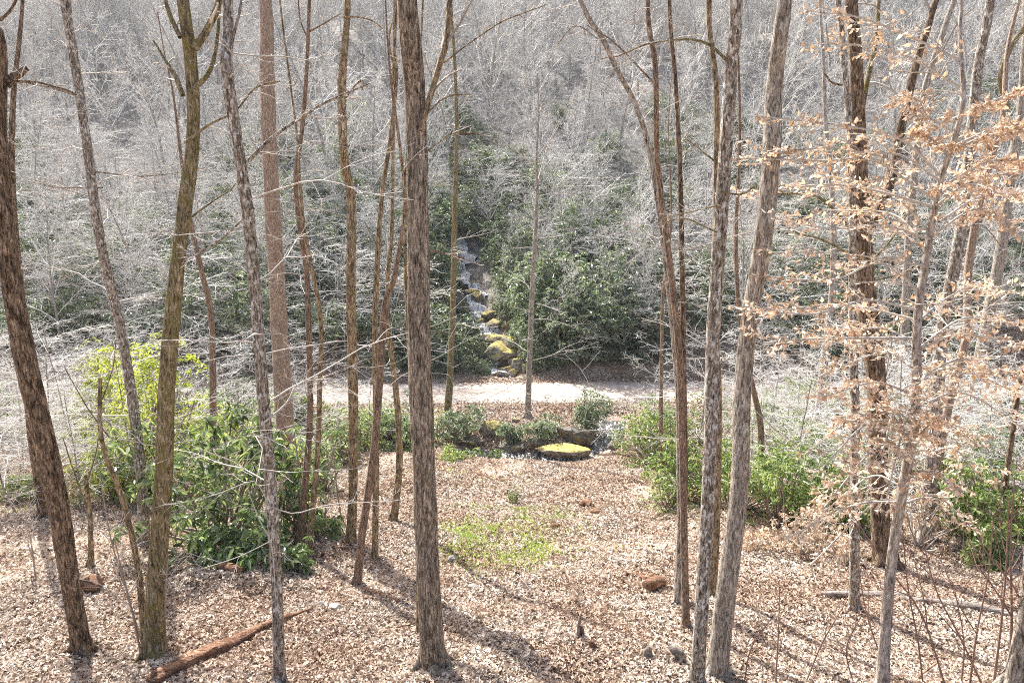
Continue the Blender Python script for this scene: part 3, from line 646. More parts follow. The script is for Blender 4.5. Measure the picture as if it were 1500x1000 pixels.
def leaf6(pos, a, b, nn, s, asp, fold, droop):
    s = s[:, None]; fold = fold[:, None]; dr = (droop[:, None])*s
    w = s*asp*.5
    m1 = pos+a*s*.35-nn*dr*.12; m2 = pos+a*s*.72-nn*dr*.5; tip = pos+a*s-nn*dr
    l1 = m1+b*w+nn*w*fold; l2 = m2+b*w*.75+nn*w*fold; r1 = m1-b*w+nn*w*fold; r2 = m2-b*w*.75+nn*w*fold
    V = np.stack([pos, l1, l2, tip, r2, r1], 1); i = np.arange(len(pos))[:, None]*6
    return V, np.concatenate([i+[[0, 3, 2, 1]], i+[[0, 5, 4, 3]]], 0)
S_ = TT('beech_tree', 'young pale beech at the right still holding layered orange tan dry leaves', slim=0.8, px=[(1412, 60, 7), (1398, 160, 9), (1378, 270, 11), (1358, 380, 13), (1342, 480, 15), (1330, 600, 17), (1316, 760, 18), (1305, 880, 19), (1292, 1006, 21)], mat='beech', seed=40, crown=0, top=3.5, sides=14, twig='twig')
SPRAYS = [  # from the trunk outward, dy in metres, leaf share
    ([(1392, 190, 4), (1350, 165, 3), (1330, 140, 2)], -.5, 1.3), ([(1395, 175, 4), (1450, 150, 3), (1510, 125, 2)], -.3, 1.6), ([(1385, 230, 4), (1440, 200, 3), (1515, 190, 2)], -.7, 1.7),
    ([(1380, 260, 4), (1320, 205, 3), (1240, 185, 3), (1125, 172, 2)], -.3, 1.0), ([(1378, 265, 4), (1310, 225, 3), (1220, 235, 3), (1085, 232, 2)], .3, .9),
    ([(1375, 285, 4), (1430, 250, 3), (1520, 230, 2)], .4, 1.4), ([(1372, 300, 4), (1420, 270, 3), (1480, 290, 2)], -.9, 1.0), ([(1365, 345, 4), (1300, 280, 3), (1200, 255, 2)], .8, .6),
    ([(1362, 350, 4), (1290, 330, 3), (1220, 335, 2), (1125, 318, 2)], -.5, .35), ([(1350, 430, 4), (1290, 385, 3), (1220, 410, 3), (1120, 405, 2)], .4, 1.0), ([(1346, 455, 4), (1270, 440, 3), (1190, 460, 3), (1110, 450, 2)], -.6, 1.2),
    ([(1345, 470, 4), (1400, 430, 3), (1470, 420, 2)], .5, .8), ([(1340, 500, 4), (1280, 480, 3), (1190, 500, 2)], .7, .9), ([(1336, 520, 4), (1400, 490, 3), (1500, 505, 2)], -.5, 1.1), ([(1333, 560, 4), (1400, 540, 3), (1490, 575, 2)], .3, 1.0),
    ([(1332, 575, 4), (1280, 560, 3), (1210, 580, 2)], -.4, .8), ([(1326, 620, 4), (1270, 620, 3), (1200, 690, 2)], -.6, .6), ([(1322, 650, 4), (1380, 620, 3), (1430, 650, 2)], .4, .6), ([(1318, 710, 4), (1270, 700, 3), (1180, 775, 2)], .6, .8),
    ([(1316, 735, 4), (1250, 740, 3), (1150, 790, 2)], -.3, .6), ([(1316, 700, 4), (1360, 690, 3), (1410, 720, 2)], -.5, .4), ([(1328, 640, 4), (1310, 600, 3), (1290, 680, 2)], -1.0, .8), ([(1410, 90, 4), (1300, 40, 3), (1200, 10, 2)], -.2, .35), ([(1325, 620, 3), (1345, 590, 3), (1365, 560, 2)], -1.0, .8)]
SPRAYS += [([(a[0], a[1]+v, a[2]), (b[0]+v*.3, b[1]+v*.9, b[2]), (c[0]+u*.8, c[1]+v*1.3, 2)], dy+e, sh*.8) for (px, dy, sh) in SPRAYS for (a, b, c) in [(px[0], px[len(px)//2], px[-1])] for (u, v, e) in [(10, 40, .5)] if 60 < px[0][1] < 720 and px[0][1]+v < 800]
for px, dy, share in SPRAYS:
    L = world_line(px, S_.d, 0, dy); S = catmull(L, 26); P = S[:, :3]-S_.root; R = np.maximum(S[:, 3], .003)
    mb = MB(); tube(mb, P, R, 5)
    P1, R1 = grow(S_.rng, P[None], R[None], 13, .05, .98, .22, .45, .75, 6, .10, 0, .6, flat=.75, rmin=.0028); tube(mb, P1, R1, 3)
    P2, R2 = grow(S_.rng, P1, R1, 4, .2, .95, .3, .6, .7, 4, .12, 0, .7, flat=.7, rmin=.002); tube(mb, P2, R2, 3)
    b = link('branch', mb.mesh('branch', M['twig']), S_.t)
    mb = MB(); V, Q = beech_leaves(S_.rng, np.concatenate([P1[:, ::1][:, :4], P2]), max(1, int(round(3.3*share**.35))), .068); mb.add(V, Q)
    link('foliage', mb.mesh('foliage', M['beech_leaf'], False), b)

# ------------------------------------------------------------------ shrubs
def shrub_meshes(seed, rx, ry, rz, whorls, per, ll, lw, droop=.35, stems=10, lobes=6, two_tone=None):
    rng = np.random.default_rng(seed)
    lc = rng.normal(0, .42, (lobes, 3))*[rx, ry, rz*.6]+[0, 0, rz*.55]; lr = rng.uniform(.42, .68, lobes)
    k = rng.integers(0, lobes, whorls); dv = rng.normal(0, 1, (whorls, 3)); dv[:, 2] += .25; dv /= np.linalg.norm(dv, axis=1, keepdims=True)
    rad = lr[k]*rng.uniform(.55, 1.05, whorls)
    pos = lc[k]+dv*rad[:, None]*[rx, ry, rz*.75]
    pos[:, 2] = np.abs(pos[:, 2]-.05)+.05
    pos[:, 2] *= rz/np.percentile(pos[:, 2], 96)
    for c, rr in ((0, rx), (1, ry)): pos[:, c] *= rr/np.percentile(np.abs(pos[:, c]), 95)
    ax = dv*.55+[0, 0, .65]+rng.normal(0, .2, (whorls, 3)); ax /= np.linalg.norm(ax, axis=1, keepdims=True)
    u = np.cross(ax, rng.normal(0, 1, (whorls, 3))); u /= np.linalg.norm(u, axis=1, keepdims=True); w = np.cross(ax, u)
    th = (np.arange(per)[None]*2*math.pi/per+rng.random((whorls, 1))*6.28+rng.normal(0, .25, (whorls, per)))
    elev = rng.normal(.15, .3, (whorls, per))-droop*.6
    a = (u[:, None]*np.cos(th)[..., None]+w[:, None]*np.sin(th)[..., None])*np.cos(elev)[..., None]+ax[:, None]*np.sin(elev)[..., None]
    a = a.reshape(-1, 3); N = len(a); nax = np.repeat(ax, per, 0)
    b = np.cross(nax, a); b /= np.maximum(np.linalg.norm(b, axis=1, keepdims=True), 1e-9); nn = np.cross(a, b)
    p = np.repeat(pos, per, 0)+a*.012+nax*rng.uniform(-.04, .04, (N, 1))
    V, Q = leaf6(p, a, b, nn, ll*rng.uniform(.65, 1.2, N), lw, rng.uniform(.05, .5, N), np.full(N, droop)*rng.uniform(.3, 1.5, N))
    fol = MB().add(V, Q)
    st = MB(); sel = rng.choice(whorls, min(stems*3, whorls), replace=False)
    st_p = []; 
    for q in sel:
        base = np.array([rng.normal(0, rx*.12), rng.normal(0, ry*.12), -.15]); m = base*.5+pos[q]*.5+rng.normal(0, .12, 3)*[rx, ry, rz*.4]
        st_p.append(catmull(np.array([base, m, pos[q]]), 8))
    st_p = np.array(st_p); tube(st, st_p, np.linspace(1, .3, 8)[None]*np.full((len(st_p), 1), .016*max(rx, rz)), 4)
    return fol, st
def shrub(name, label, u, v, size, seed, mat, whorls, per, ll, lw, droop=.35, group=None, stem='twig_brown', lift=0.0, cat='shrub', loc=None, **kw):
    g = ground_hit(u, v) if loc is None else np.array(loc)
    f, s = shrub_meshes(seed, *size, whorls, per, ll, lw, droop, **kw)
    t = thing(name, label, cat, g+[0, 0, lift], group)
    link('foliage', f.mesh('foliage', M[mat], False), t); link('stem', s.mesh('stem', M[stem]), t)
    return t
def dscale(u, v):
    g = ground_hit(u, v); return depth_axis(g)/F
SHR = [
 # name, label, base u, v, half width px, height px, mat, whorls, per, leaf len, leaf w, droop
 ('rhododendron', 'large glossy dark green rhododendron between the mossy olive tree and the grey mottled tree', 330, 792, 102, 178, 'rhodo', 250, 8, .20, .30, .55),
 ('rhododendron', 'glossy rhododendron wrapped round the foot of the reddish trunk', 438, 778, 56, 130, 'rhodo', 120, 8, .20, .30, .6),
 ('rhododendron', 'tiny low glossy rhododendron sprig at the foot of the grey mottled tree', 425, 835, 32, 42, 'rhodo', 46, 8, .15, .30, .5),
 ('rhododendron', 'low glossy rhododendron reaching over the leaves at the left foot of the large one', 338, 818, 60, 66, 'rhodo', 110, 8, .20, .3, .5),
 ('laurel_shrub', 'tall yellow green shrub lit by the sun behind the mossy olive tree', 215, 715, 100, 200, 'lime', 860, 7, .15, .34, .3),
 ('laurel_shrub', 'yellow green shrub lobe on the left of the tall yellow green one', 150, 690, 55, 165, 'lime', 420, 7, .15, .34, .3),
 ('laurel_shrub', 'small sprawling yellow green shrub under the tall yellow green one', 175, 730, 60, 90, 'laurel', 200, 7, .12, .34, .3),
 ('rhododendron', 'green shrub behind the large glossy rhododendron, at the foot of the thin reddish trunk', 310, 700, 75, 105, 'laurel', 300, 7, .14, .32, .4),
 ('laurel_shrub', 'bright green shrub low beside the brown kinked tree', 482, 672, 48, 70, 'laurel', 260, 7, .14, .34, .35),
 ('laurel_shrub', 'green shrub on the creek bank behind the crossing trunks', 535, 655, 52, 62, 'laurel', 260, 7, .14, .34, .35),
 ('rhododendron', 'round dark green shrub by the creek, just left of the thick central trunk', 595, 650, 50, 52, 'rhodo', 250, 7, .16, .32, .35),
 ('rhododendron', 'dark shrub around the foot of the thin mossy trunk by the road', 668, 640, 36, 40, 'rhodo_hill', 240, 7, .16, .32, .4),
 ('rhododendron', 'dark shrub overhanging the creek right of the yellow mossy rock', 741, 646, 22, 26, 'rhodo_hill', 170, 7, .15, .32, .4),
 ('rhododendron', 'dark low shrub on the creek bank below the pale thin tree', 796, 642, 26, 28, 'rhodo_hill', 170, 7, .15, .32, .4),
 ('rhododendron', 'small bushy rhododendron above the creek rapids at the near road edge', 858, 640, 32, 66, 'rhodo_hill', 240, 7, .17, .32, .35),
 ('rhododendron', 'green shrub right of the creek rapids', 950, 668, 40, 76, 'laurel', 260, 7, .14, .32, .35),
 ('laurel_shrub', 'light green shrub hanging over the clearing left of the twin trunks', 985, 740, 48, 78, 'laurel', 330, 7, .13, .3, .4),
 ('laurel_shrub', 'light green shrub on the right bank above the shrub hanging over the clearing', 975, 688, 60, 85, 'laurel', 320, 7, .14, .32, .35),
 ('laurel_shrub', 'light green shrub along the road right of the pole thin trunk', 1040, 650, 70, 75, 'laurel', 300, 7, .15, .32, .35),
 ('laurel_shrub', 'green shrub between the grey brown trunk and the thick pale brown trunk', 1075, 745, 60, 90, 'laurel', 300, 7, .13, .32, .35),
 ('laurel_shrub', 'green shrub at the foot of the thin wavy trunk', 1140, 772, 62, 105, 'laurel', 340, 7, .13, .32, .35),
 ('laurel_shrub', 'green shrub behind the shrub at the foot of the thin wavy trunk', 1150, 690, 65, 80, 'laurel', 300, 7, .14, .32, .35),
 ('laurel_shrub', 'green shrub around the foot of the pale trunk in the shrubs', 1215, 700, 62, 80, 'laurel', 300, 7, .14, .32, .35),
 ('laurel_shrub', 'green shrub left of the straight pale spotted trunk', 1225, 770, 55, 85, 'laurel', 280, 7, .13, .32, .35),
 ('laurel_shrub', 'green shrub seen through the dry leaves behind the beech', 1310, 720, 62, 90, 'laurel', 280, 7, .13, .32, .35),
 ('rhododendron', 'green shrub right of the thin reddish trunk, under the dry leaves', 1415, 790, 50, 110, 'laurel', 320, 7, .13, .32, .4),
 ('rhododendron', 'dark green shrub behind the thin dark leaning sapling', 1440, 715, 62, 85, 'rhodo', 320, 7, .15, .32, .4),
 ('rhododendron', 'bright green shrub at the right edge of the photo', 1490, 790, 48, 95, 'laurel', 280, 7, .13, .32, .4),
 ('rhododendron', 'small drooping green shrub at the foot of the dark leaning sapling', 1442, 832, 26, 62, 'laurel', 140, 7, .12, .32, .5),
 ('laurel_shrub', 'low green shrub at the left edge on the brush covered bank', 20, 735, 45, 34, 'laurel', 120, 6, .13, .32, .4),
 ('laurel_shrub', 'low leafy sprig between the lawn patches and the creek', 755, 738, 9, 26, 'laurel', 26, 6, .10, .25, .3),
 ('laurel_shrub', 'low green fringe of leaves along the near creek bank left of the flat mossy rock', 715, 670, 34, 9, 'laurel', 70, 6, .12, .3, .4),
 ('laurel_shrub', 'low green fringe on the near creek bank below the round dark green shrub', 665, 672, 30, 14, 'laurel', 90, 6, .12, .3, .4),
]
for k, (nm, lb, u, v, hw, hp, mt, wh, pr, ll, lw, dr) in enumerate(SHR):
    s = dscale(u, v)
    shrub(nm, lb, u, v, (hw*s, min(hw*s, 1.5), hp*s*1.02), 200+k, mt, wh, pr, ll, lw, dr, lobes=8)
for k, (u, v, hw, hp, mt, lb) in enumerate([
    (30, 618, 60, 60, 'rhodo', 'dark green shrub beyond the brush at the left edge, by the road'), (120, 622, 60, 66, 'rhodo_hill', 'grey green shrub behind the left lobe of the yellow green shrub'),
    (265, 620, 60, 70, 'rhodo_hill', 'grey green shrub by the road behind the thin reddish trunk on the left'), (345, 622, 55, 66, 'rhodo_hill', 'grey green shrub by the road left of the reddish trunk'),
    (432, 620, 30, 40, 'laurel', 'little green shrub by the road just right of the reddish trunk'), (1130, 618, 50, 62, 'laurel', 'light green roadside shrub right of the thick pale brown trunk'),
    (1250, 616, 55, 56, 'laurel', 'roadside shrub behind the straight pale spotted trunk'), (1340, 622, 60, 62, 'rhodo_hill', 'grey green roadside shrub behind the beech'),
    (1400, 640, 45, 60, 'laurel', 'roadside shrub behind the thin reddish trunk at the right'), (1475, 650, 45, 62, 'rhodo_hill', 'grey green roadside shrub at the right edge')]):
    sc_ = dscale(u, v); shrub('rhododendron' if mt != 'laurel' else 'laurel_shrub', lb, u, v, (hw*sc_, 1.0, hp*sc_), 280+k, mt, 300, 7, .17, .32, .35, lobes=8)
for k, (u, v, hw, hp, wh, lb) in enumerate([(1185, 812, 62, 62, 170, 'low tan leaved beech sapling left of the straight pale spotted trunk'), (1118, 806, 34, 34, 70, 'small tan leaved beech sapling right of the thick pale brown trunk'),
    (1232, 828, 34, 46, 70, 'small tan leaved beech sapling under the pale spotted trunk'), (1345, 800, 44, 90, 130, 'tan leaved beech sapling behind the foot of the pale beech'), (1165, 660, 34, 46, 60, 'tan leaved beech sapling in the green shrubs left of the pale trunk'),
    (25, 715, 40, 46, 90, 'tan leaved sapling in the brush at the left edge'), (990, 655, 20, 26, 40, 'tan leaved sapling by the pole thin trunk')]):
    sc_ = dscale(u, v); shrub('beech_sapling', lb, u, v, (hw*sc_, min(hw*sc_, .9), hp*sc_), 320+k, 'tan_leaf', wh, 5, .075, .5, .6, lobes=9, cat='sapling', stem='twig')
for k, (u, v, hw, hp, mt, wh, lb) in enumerate([(250, 690, 50, 60, 'laurel', 150, 'loose green shrub under the right side of the tall yellow green shrub'), (385, 690, 50, 70, 'laurel', 150, 'loose green shrub behind the grey mottled tree'), (470, 720, 34, 90, 'rhodo', 110, 'loose drooping rhododendron between the crooked greyish tree and the kinked one'),
    (565, 640, 40, 40, 'rhodo_hill', 160, 'grey green shrub by the creek behind the bent mossy trunk'), (60, 655, 60, 60, 'laurel', 150, 'loose green shrub in the brush right of the left edge'), (1190, 740, 50, 60, 'laurel', 200, 'muted green shrub in front of the shrub round the pale trunk'), (1380, 690, 50, 60, 'laurel', 200, 'muted green shrub between the mossy leaning trunk and the dark green shrub'),
    (1270, 690, 50, 60, 'laurel', 200, 'muted green shrub behind the dark forking trunk')]):
    sc_ = dscale(u, v); shrub('laurel_shrub', lb, u, v, (hw*sc_, min(hw*sc_, 1.1), hp*sc_), 340+k, mt, wh, 7, .15, .32, .4, lobes=9)
# dead brown leaves hanging at the foot of the reddish trunk
shrub('dead_shrub', 'little shrub of dead rust red leaves in front of the reddish trunk', 440, 705, (.35, .35, 1.2), 260, 'red_leaf', 60, 5, .12, .4, .9)

# ------------------------------------------------------------------ rhododendron thicket beyond the road
hill_shrubs = []
def hill_shrub_proto(i, mat):
    f, s = shrub_meshes(300+i, 1.85, 1.7, 2.9, 420, 7, .21, .34, .4, stems=8, lobes=9)
    t = thing('rhododendron', 'shaggy evergreen rhododendron in the thicket on the far side of the road', 'shrub', (0, 0, 0), 'rhododendron thicket on the slope beyond the road')
    link('foliage', f.mesh('foliage', M[mat], False), t); link('stem', s.mesh('stem', M['twig_brown']), t); return t
protos = [hill_shrub_proto(i, 'rhodo_hill') for i in range(5)]; used = [False]*5
def put(protos, used, k, loc, rz, sc):
    if not used[k]:
        used[k] = True; r = protos[k]; r.location = loc; r.rotation_euler = (0, 0, rz); r.scale = (sc, sc, sc) if np.isscalar(sc) else sc; return r
    return copy_thing(protos[k], loc, rz, sc)
rng = np.random.default_rng(11); n = 0; tries = 0
spots = []
for (u, d, sc) in [(724, 49, .6), (726, 46.5, .5), (736, 44.3, .5), (738, 42.6, .45), (712, 50.5, .7), (737, 49, .8), (748, 42, .5), (755, 39.4, .4), (800, 36.5, .42), (830, 36.4, .38), (860, 36.5, .45), (890, 36.4, .4), (920, 36.6, .45), (950, 36.6, .5), (985, 36.7, .5), (560, 36.2, .45), (600, 36.1, .5), (640, 36.0, .45), (672, 36.2, .4), (700, 36.3, .3), (520, 36.2, .45), (752, 41, .5), (745, 43, .5), (738, 45, .55), (762, 40, .5), (772, 38.6, .55), (735, 47, .6), (690, 38, .5), (684, 40, .5), (672, 42.5, .5), (662, 45, .5), (654, 47, .55), (783, 37.2, .5), (706, 37.2, .38), (795, 38.5, .7), (620, 37.2, 1.0), (570, 37.4, .8), (660, 37.6, .75), (635, 40, .9), (630, 43, .9), (800, 37.3, .85), (830, 37.6, 1.25), (870, 37.4, 1.2), (910, 37.8, 1.3), (850, 40, 1.5), (900, 40.5, 1.5), (810, 40, 1.3), (945, 38, .9), (790, 42, 1.3), (778, 43.5, 1.0), (830, 44, 1.5), (768, 46, 1.0), (755, 48.5, 1.0), (880, 45, 1.4), (620, 46, 1.2), (640, 50, 1.2), (725, 51.5, 1.0), (690, 54, 1.1), (790, 39.5, .7), (632, 46, .8), (640, 43, .7), (640, 49, .9), (500, 38, .9), (450, 38.5, .8), (540, 40, 1.0)]:
    r = ray(u, 400); x = r[0]/r[1]*d; spots.append((x, d, sc))
while len(spots) < 290 and tries < 20000:
    tries += 1
    y = 37+34*rng.random()**1.2; x = (rng.random()*2-1)*(y*.82+3)
    clump = vnoise(x*.13+3, y*.13, 31)*.7+vnoise(x*.4, y*.4, 32)*.3
    if clump < .22+.007*(y-37)+(.06 if x > 9 else 0): continue
    if y < 50 and abs(x-ravine_x(y)) < 2.2: continue
    if any((x-a)**2+(y-b)**2 < 2.2 for a, b, _ in spots): continue
    spots.append((x, y, rng.uniform(.65, 1.25)))
for x, y, sc in spots:
    put(protos, used, rng.integers(0, 5), (x, y, float(height(x, y))-.1), rng.random()*6.28, (sc, sc, sc*rng.uniform(.8, 1.15)))

# ------------------------------------------------------------------ bare trees on the far hillside
def bare_tree_parts(seed, H, n1, n2, n3, rt, ang, up, spread=1.0, flat=0.0, tlo=.3, rmin=.012):
    rng = np.random.default_rng(seed)
    P = [np.array([0, 0, -.4])]; d = np.array([rng.normal(0, .06), rng.normal(0, .06), 1.])
    for k in range(11):
        d = d+rng.normal(0, .05, 3)*[1, 1, .2]; d /= np.linalg.norm(d); P.append(P[-1]+d*(H+.4)/11)
    P = catmull(np.array(P), 22)[None]; R = (rt*np.linspace(1, .12, 22)**.9)[None]
    R = np.maximum(R, .015)
    tr = MB(); tube(tr, P, R, 6)
    cr = MB()
    P1, R1 = grow(rng, P, R, n1, tlo, .98, .22*spread, .42*spread, ang, 8, .09, up, .5, flat=flat, rmin=rmin*1.2); tube(cr, P1, R1, 3)
    P2, R2 = grow(rng, P1, R1, n2, .15, .98, .3, .6, .75, 6, .13, up*.6, .55, flat=flat*.8, rmin=rmin); tube(cr, P2, R2, 3)
    P3, R3 = grow(rng, P2, R2, n3, .1, .98, .35, .7, .75, 4, .15, up*.4, .7, flat=flat*.6, rmin=rmin*.75); tube(cr, P3, R3, 3)
    return tr, cr
def bare_proto(name, label, group, seed, *a, **kw):
    tr, cr = bare_tree_parts(seed, *a, **kw)
    t = thing(name, label, 'tree', (0, 0, 0), group)
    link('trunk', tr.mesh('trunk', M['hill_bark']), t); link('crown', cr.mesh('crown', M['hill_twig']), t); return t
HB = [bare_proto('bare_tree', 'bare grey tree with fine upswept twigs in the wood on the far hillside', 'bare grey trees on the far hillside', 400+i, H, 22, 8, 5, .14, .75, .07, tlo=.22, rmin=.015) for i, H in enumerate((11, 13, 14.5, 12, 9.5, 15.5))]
usedb = [False]*len(HB); rng = np.random.default_rng(12); pos = []; tries = 0
while len(pos) < 290 and tries < 40000:
    tries += 1
    y = 37+50*rng.random()**.9; x = (rng.random()*2-1)*(y*.84+4)
    if y < 41 and -5 < x < 2.5: continue
    if y < 50 and -3.0 < x-ravine_x(y) < 2.4: continue
    if any((x-a)**2+(y-b)**2 < 5.5 for a, b in pos): continue
    pos.append((x, y))
for x, y in pos:
    put(HB, usedb, rng.integers(0, len(HB)), (x, y, float(height(x, y))), rng.random()*6.28, rng.uniform(.6, 1.05) if y > 52 else rng.uniform(.4, .8))
# low spreading understory trees, their twigs in pale flat layers
US = [bare_proto('understory_tree', 'low bare understory tree with pale twigs spread in flat layers beyond the creek', 'low bare understory trees', 450+i, H, 18, 7, 5, .05, 1.25, .0, spread=2.1, flat=.6, tlo=.14, rmin=.011) for i, H in enumerate((4.2, 5.0, 3.6, 5.8))]
usedu = [False]*len(US); rng = np.random.default_rng(13); pos = []; tries = 0
while len(pos) < 210 and tries < 40000:
    tries += 1
    y = 36.5+26*rng.random()**1.2; x = (rng.random()*2-1)*(y*.82+2)
    if y < 50 and -4.4 < x-ravine_x(y) < 3.6: continue
    if abs(x-1.5) < 2.6 and y < 38.5: continue
    if any((x-a)**2+(y-b)**2 < 4.0 for a, b in pos): continue
    pos.append((x, y))
for x, y in pos:
    put(US, usedu, rng.integers(0, len(US)), (x, y, float(height(x, y))), rng.random()*6.28, rng.uniform(.75, 1.25))
UN = [bare_proto('understory_tree', 'small bare understory tree with pale layered twigs on the near side of the creek', 'small bare understory trees near the creek', 470+i, H, 18, 8, 5, .035, 1.25, .0, spread=1.6, flat=.6, tlo=.2, rmin=.0055) for i, H in enumerate((3.6, 4.4, 5.0))]
usedn = [False]*len(UN); rng = np.random.default_rng(14)
for (u, v) in [(10, 720), (60, 690), (110, 700), (170, 690), (40, 660), (240, 680), (95, 640), (300, 650), (370, 660), (15, 640), (160, 630), (455, 650), (520, 640), (1010, 690), (1090, 700), (1160, 660), (1240, 680), (1290, 660), (1370, 690), (1420, 660), (1480, 700), (1340, 640), (1200, 640), (1100, 650), (30, 750), (80, 735), (130, 745), (200, 715), (255, 735), (60, 715), (380, 700), (420, 680), (475, 690), (545, 660), (190, 660), (225, 645), (5, 690), (1130, 720), (1270, 735), (1330, 720), (1390, 735), (1450, 740), (1215, 705), (960, 660), (1490, 735), (1420, 625), (1480, 640), (10, 615), (70, 620), (140, 615), (210, 615), (280, 615), (350, 618), (410, 615), (1110, 615), (1190, 612), (1260, 612), (1330, 612), (1390, 612), (1120, 690), (1180, 700), (1305, 740), (1360, 720), (1425, 705), (1470, 720), (1235, 720), (1150, 735), (20, 700), (50, 730), (85, 670), (120, 690), (1080, 680), (1255, 745)]:
    g = ground_hit(u+rng.normal(0, 8), v); put(UN, usedn, rng.integers(0, 3), g, rng.random()*6.28, rng.uniform(.7, 1.1))
# the far wood: one mass
FAR = []
rng = np.random.default_rng(15)
for i, (px, py) in enumerate([(-30, 93), (6, 95), (38, 92), (-2, 101)]):
    tr, cr = bare_tree_parts(500+i, 13+i*.7, 18, 7, 5, .17, .75, .07, tlo=.15, rmin=.024)
    t = thing('bare_tree', 'bare grey tree with fine upswept twigs in the wood on the far hillside', 'tree', (px, py, float(height(px, py))), 'bare grey trees on the far hillside')
    m = MB(); m.add(np.vstack(cr.V), np.vstack(cr.Q)); m.add(np.vstack(tr.V), np.vstack(tr.Q))
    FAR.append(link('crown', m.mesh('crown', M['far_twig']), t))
n = 1100; y = 84+66*rng.random(n); x = (rng.random(n)*2-1)*(y*.84+6)
me = bpy.data.meshes.new('far_wood'); me.from_pydata(np.stack([x, y, height(x, y)], 1).tolist(), [], [])
for nm, tp, v in (('turn', 'FLOAT', rng.random(n)*6.28), ('size', 'FLOAT', rng.uniform(.65, 1.15, n)), ('sort', 'INT', rng.integers(0, 4, n))):
    me.attributes.new(nm, tp, 'POINT').data.foreach_set('value', v.astype(np.int32 if tp == 'INT' else np.float32))
o = link('far_wood', me); tag(o, None, None, kind='stuff')
g = bpy.data.node_groups.new('far_wood', 'GeometryNodeTree')
g.interface.new_socket('Geometry', in_out='INPUT', socket_type='NodeSocketGeometry'); g.interface.new_socket('Geometry', in_out='OUTPUT', socket_type='NodeSocketGeometry')
gi = g.nodes.new('NodeGroupInput'); go = g.nodes.new('NodeGroupOutput'); jn = g.nodes.new('GeometryNodeJoinGeometry')
def att(nm, tp):
    q = g.nodes.new('GeometryNodeInputNamedAttribute'); q.data_type = tp; q.inputs['Name'].default_value = nm; return q.outputs['Attribute']
turn, size, sort = att('turn', 'FLOAT'), att('size', 'FLOAT'), att('sort', 'INT')
cx = g.nodes.new('ShaderNodeCombineXYZ'); g.links.new(turn, cx.inputs[2])
for i, fo in enumerate(FAR):
    ip = g.nodes.new('GeometryNodeInstanceOnPoints'); oi = g.nodes.new('GeometryNodeObjectInfo'); oi.inputs['Object'].default_value = fo; oi.inputs['As Instance'].default_value = True
    cp = g.nodes.new('FunctionNodeCompare'); cp.data_type = 'INT'; cp.operation = 'EQUAL'
    ii = [q for q in cp.inputs if q.type == 'INT']; g.links.new(sort, ii[0]); ii[1].default_value = i
    g.links.new(gi.outputs[0], ip.inputs['Points']); g.links.new(cp.outputs[0], ip.inputs['Selection']); g.links.new(oi.outputs['Geometry'], ip.inputs['Instance'])
    g.links.new(cx.outputs[0], ip.inputs['Rotation']); g.links.new(size, ip.inputs['Scale']); g.links.new(ip.outputs[0], jn.inputs[0])
g.links.new(jn.outputs[0], go.inputs[0])
me.materials.append(M['far_twig']); md = o.modifiers.new('far_wood', 'NODES'); md.node_group = g

# ------------------------------------------------------------------ rocks
def rock_mesh(seed, sub=4):
    import bmesh
    bm = bmesh.new(); bmesh.ops.create_icosphere(bm, subdivisions=sub, radius=1.0)
    rng = np.random.default_rng(seed); V = np.array([v.co[:] for v in bm.verts])
    for k in range(13):                                  # broken facets
        nrm = rng.normal(0, 1, 3); nrm /= np.linalg.norm(nrm); dd = rng.uniform(.55, .9)
        ex = np.maximum(V@nrm-dd, 0); V = V-ex[:, None]*nrm*.97
    V *= (1+.16*(vnoise(V[:, 0]*3+seed, V[:, 1]*3+V[:, 2]*2.3, seed)-.5))[:, None]
    V *= (1+.10*(vnoise(V[:, 0]*9+seed, V[:, 1]*9+V[:, 2]*7, seed+9)-.5)+.05*(vnoise(V[:, 0]*22, V[:, 1]*22+V[:, 2]*19, seed+4)-.5))[:, None]
    for v, c in zip(bm.verts, V): v.co = c
    me = bpy.data.meshes.new('rock'); bm.to_mesh(me); bm.free(); me.materials.append(M['rock'])
    for p in me.polygons: p.use_smooth = True
    return me
RM = [rock_mesh(i) for i in range(6)]
def rock(label, p, sx, sy, sz, k, rz=0, group=None, mat=None, name='boulder', cat='rock'):
    o = link(name, RM[k % 6], None, p); o.scale = (sx, sy, sz); o.rotation_euler = (0, 0, rz); tag(o, label, cat, group)
    if mat:
        o.material_slots[0].link = 'OBJECT'; o.material_slots[0].material = M[mat]
    return o
def rock_at(label, u, v, wpx, hpx, k, dep=.7, d=None, **kw):
    g = ground_hit(u, v) if d is None else None
    if g is None:
        p = at(u, v, d); g = np.array([p[0], d, p[2]])
    s = depth_axis(g)/F; return rock(label, (g[0], g[1], g[2]+hpx*s*.15), wpx*s*.55, wpx*s*.55*dep, hpx*s*.7, k, **kw)
rock_at('long flat mossy boulder lying in the creek pool', 822, 663, 84, 19, 0, .4, d=25.4)
rock_at('block shaped mossy boulder behind the long flat one', 836, 645, 62, 28, 1, .5, d=26.5, mat='damp_rock')
rock_at('yellow mossy rock on the creek bank between two dark shrubs', 720, 634, 34, 24, 2, .8)
rock_at('mossy rock peeping over the block shaped boulder', 800, 638, 18, 14, 3)
rock_at('dark wet slab at the left end of the creek pool', 752, 660, 60, 18, 4, .5, mat='damp_rock')
rock_at('small dark rock left of the long flat boulder', 785, 655, 36, 16, 5, mat='damp_rock')
rock_at('wet rock in the mouth of the rapids', 893, 642, 24, 16, 2, mat='damp_rock')
rock_at('brown rock right of the rapids', 905, 655, 26, 14, 3, mat='damp_rock')
rock_at('little mossy rock near the pale thin tree', 755, 618, 12, 8, 1)
rock_at('long low brown rock on the near creek bank', 685, 650, 50, 14, 0, .5, mat='damp_rock')
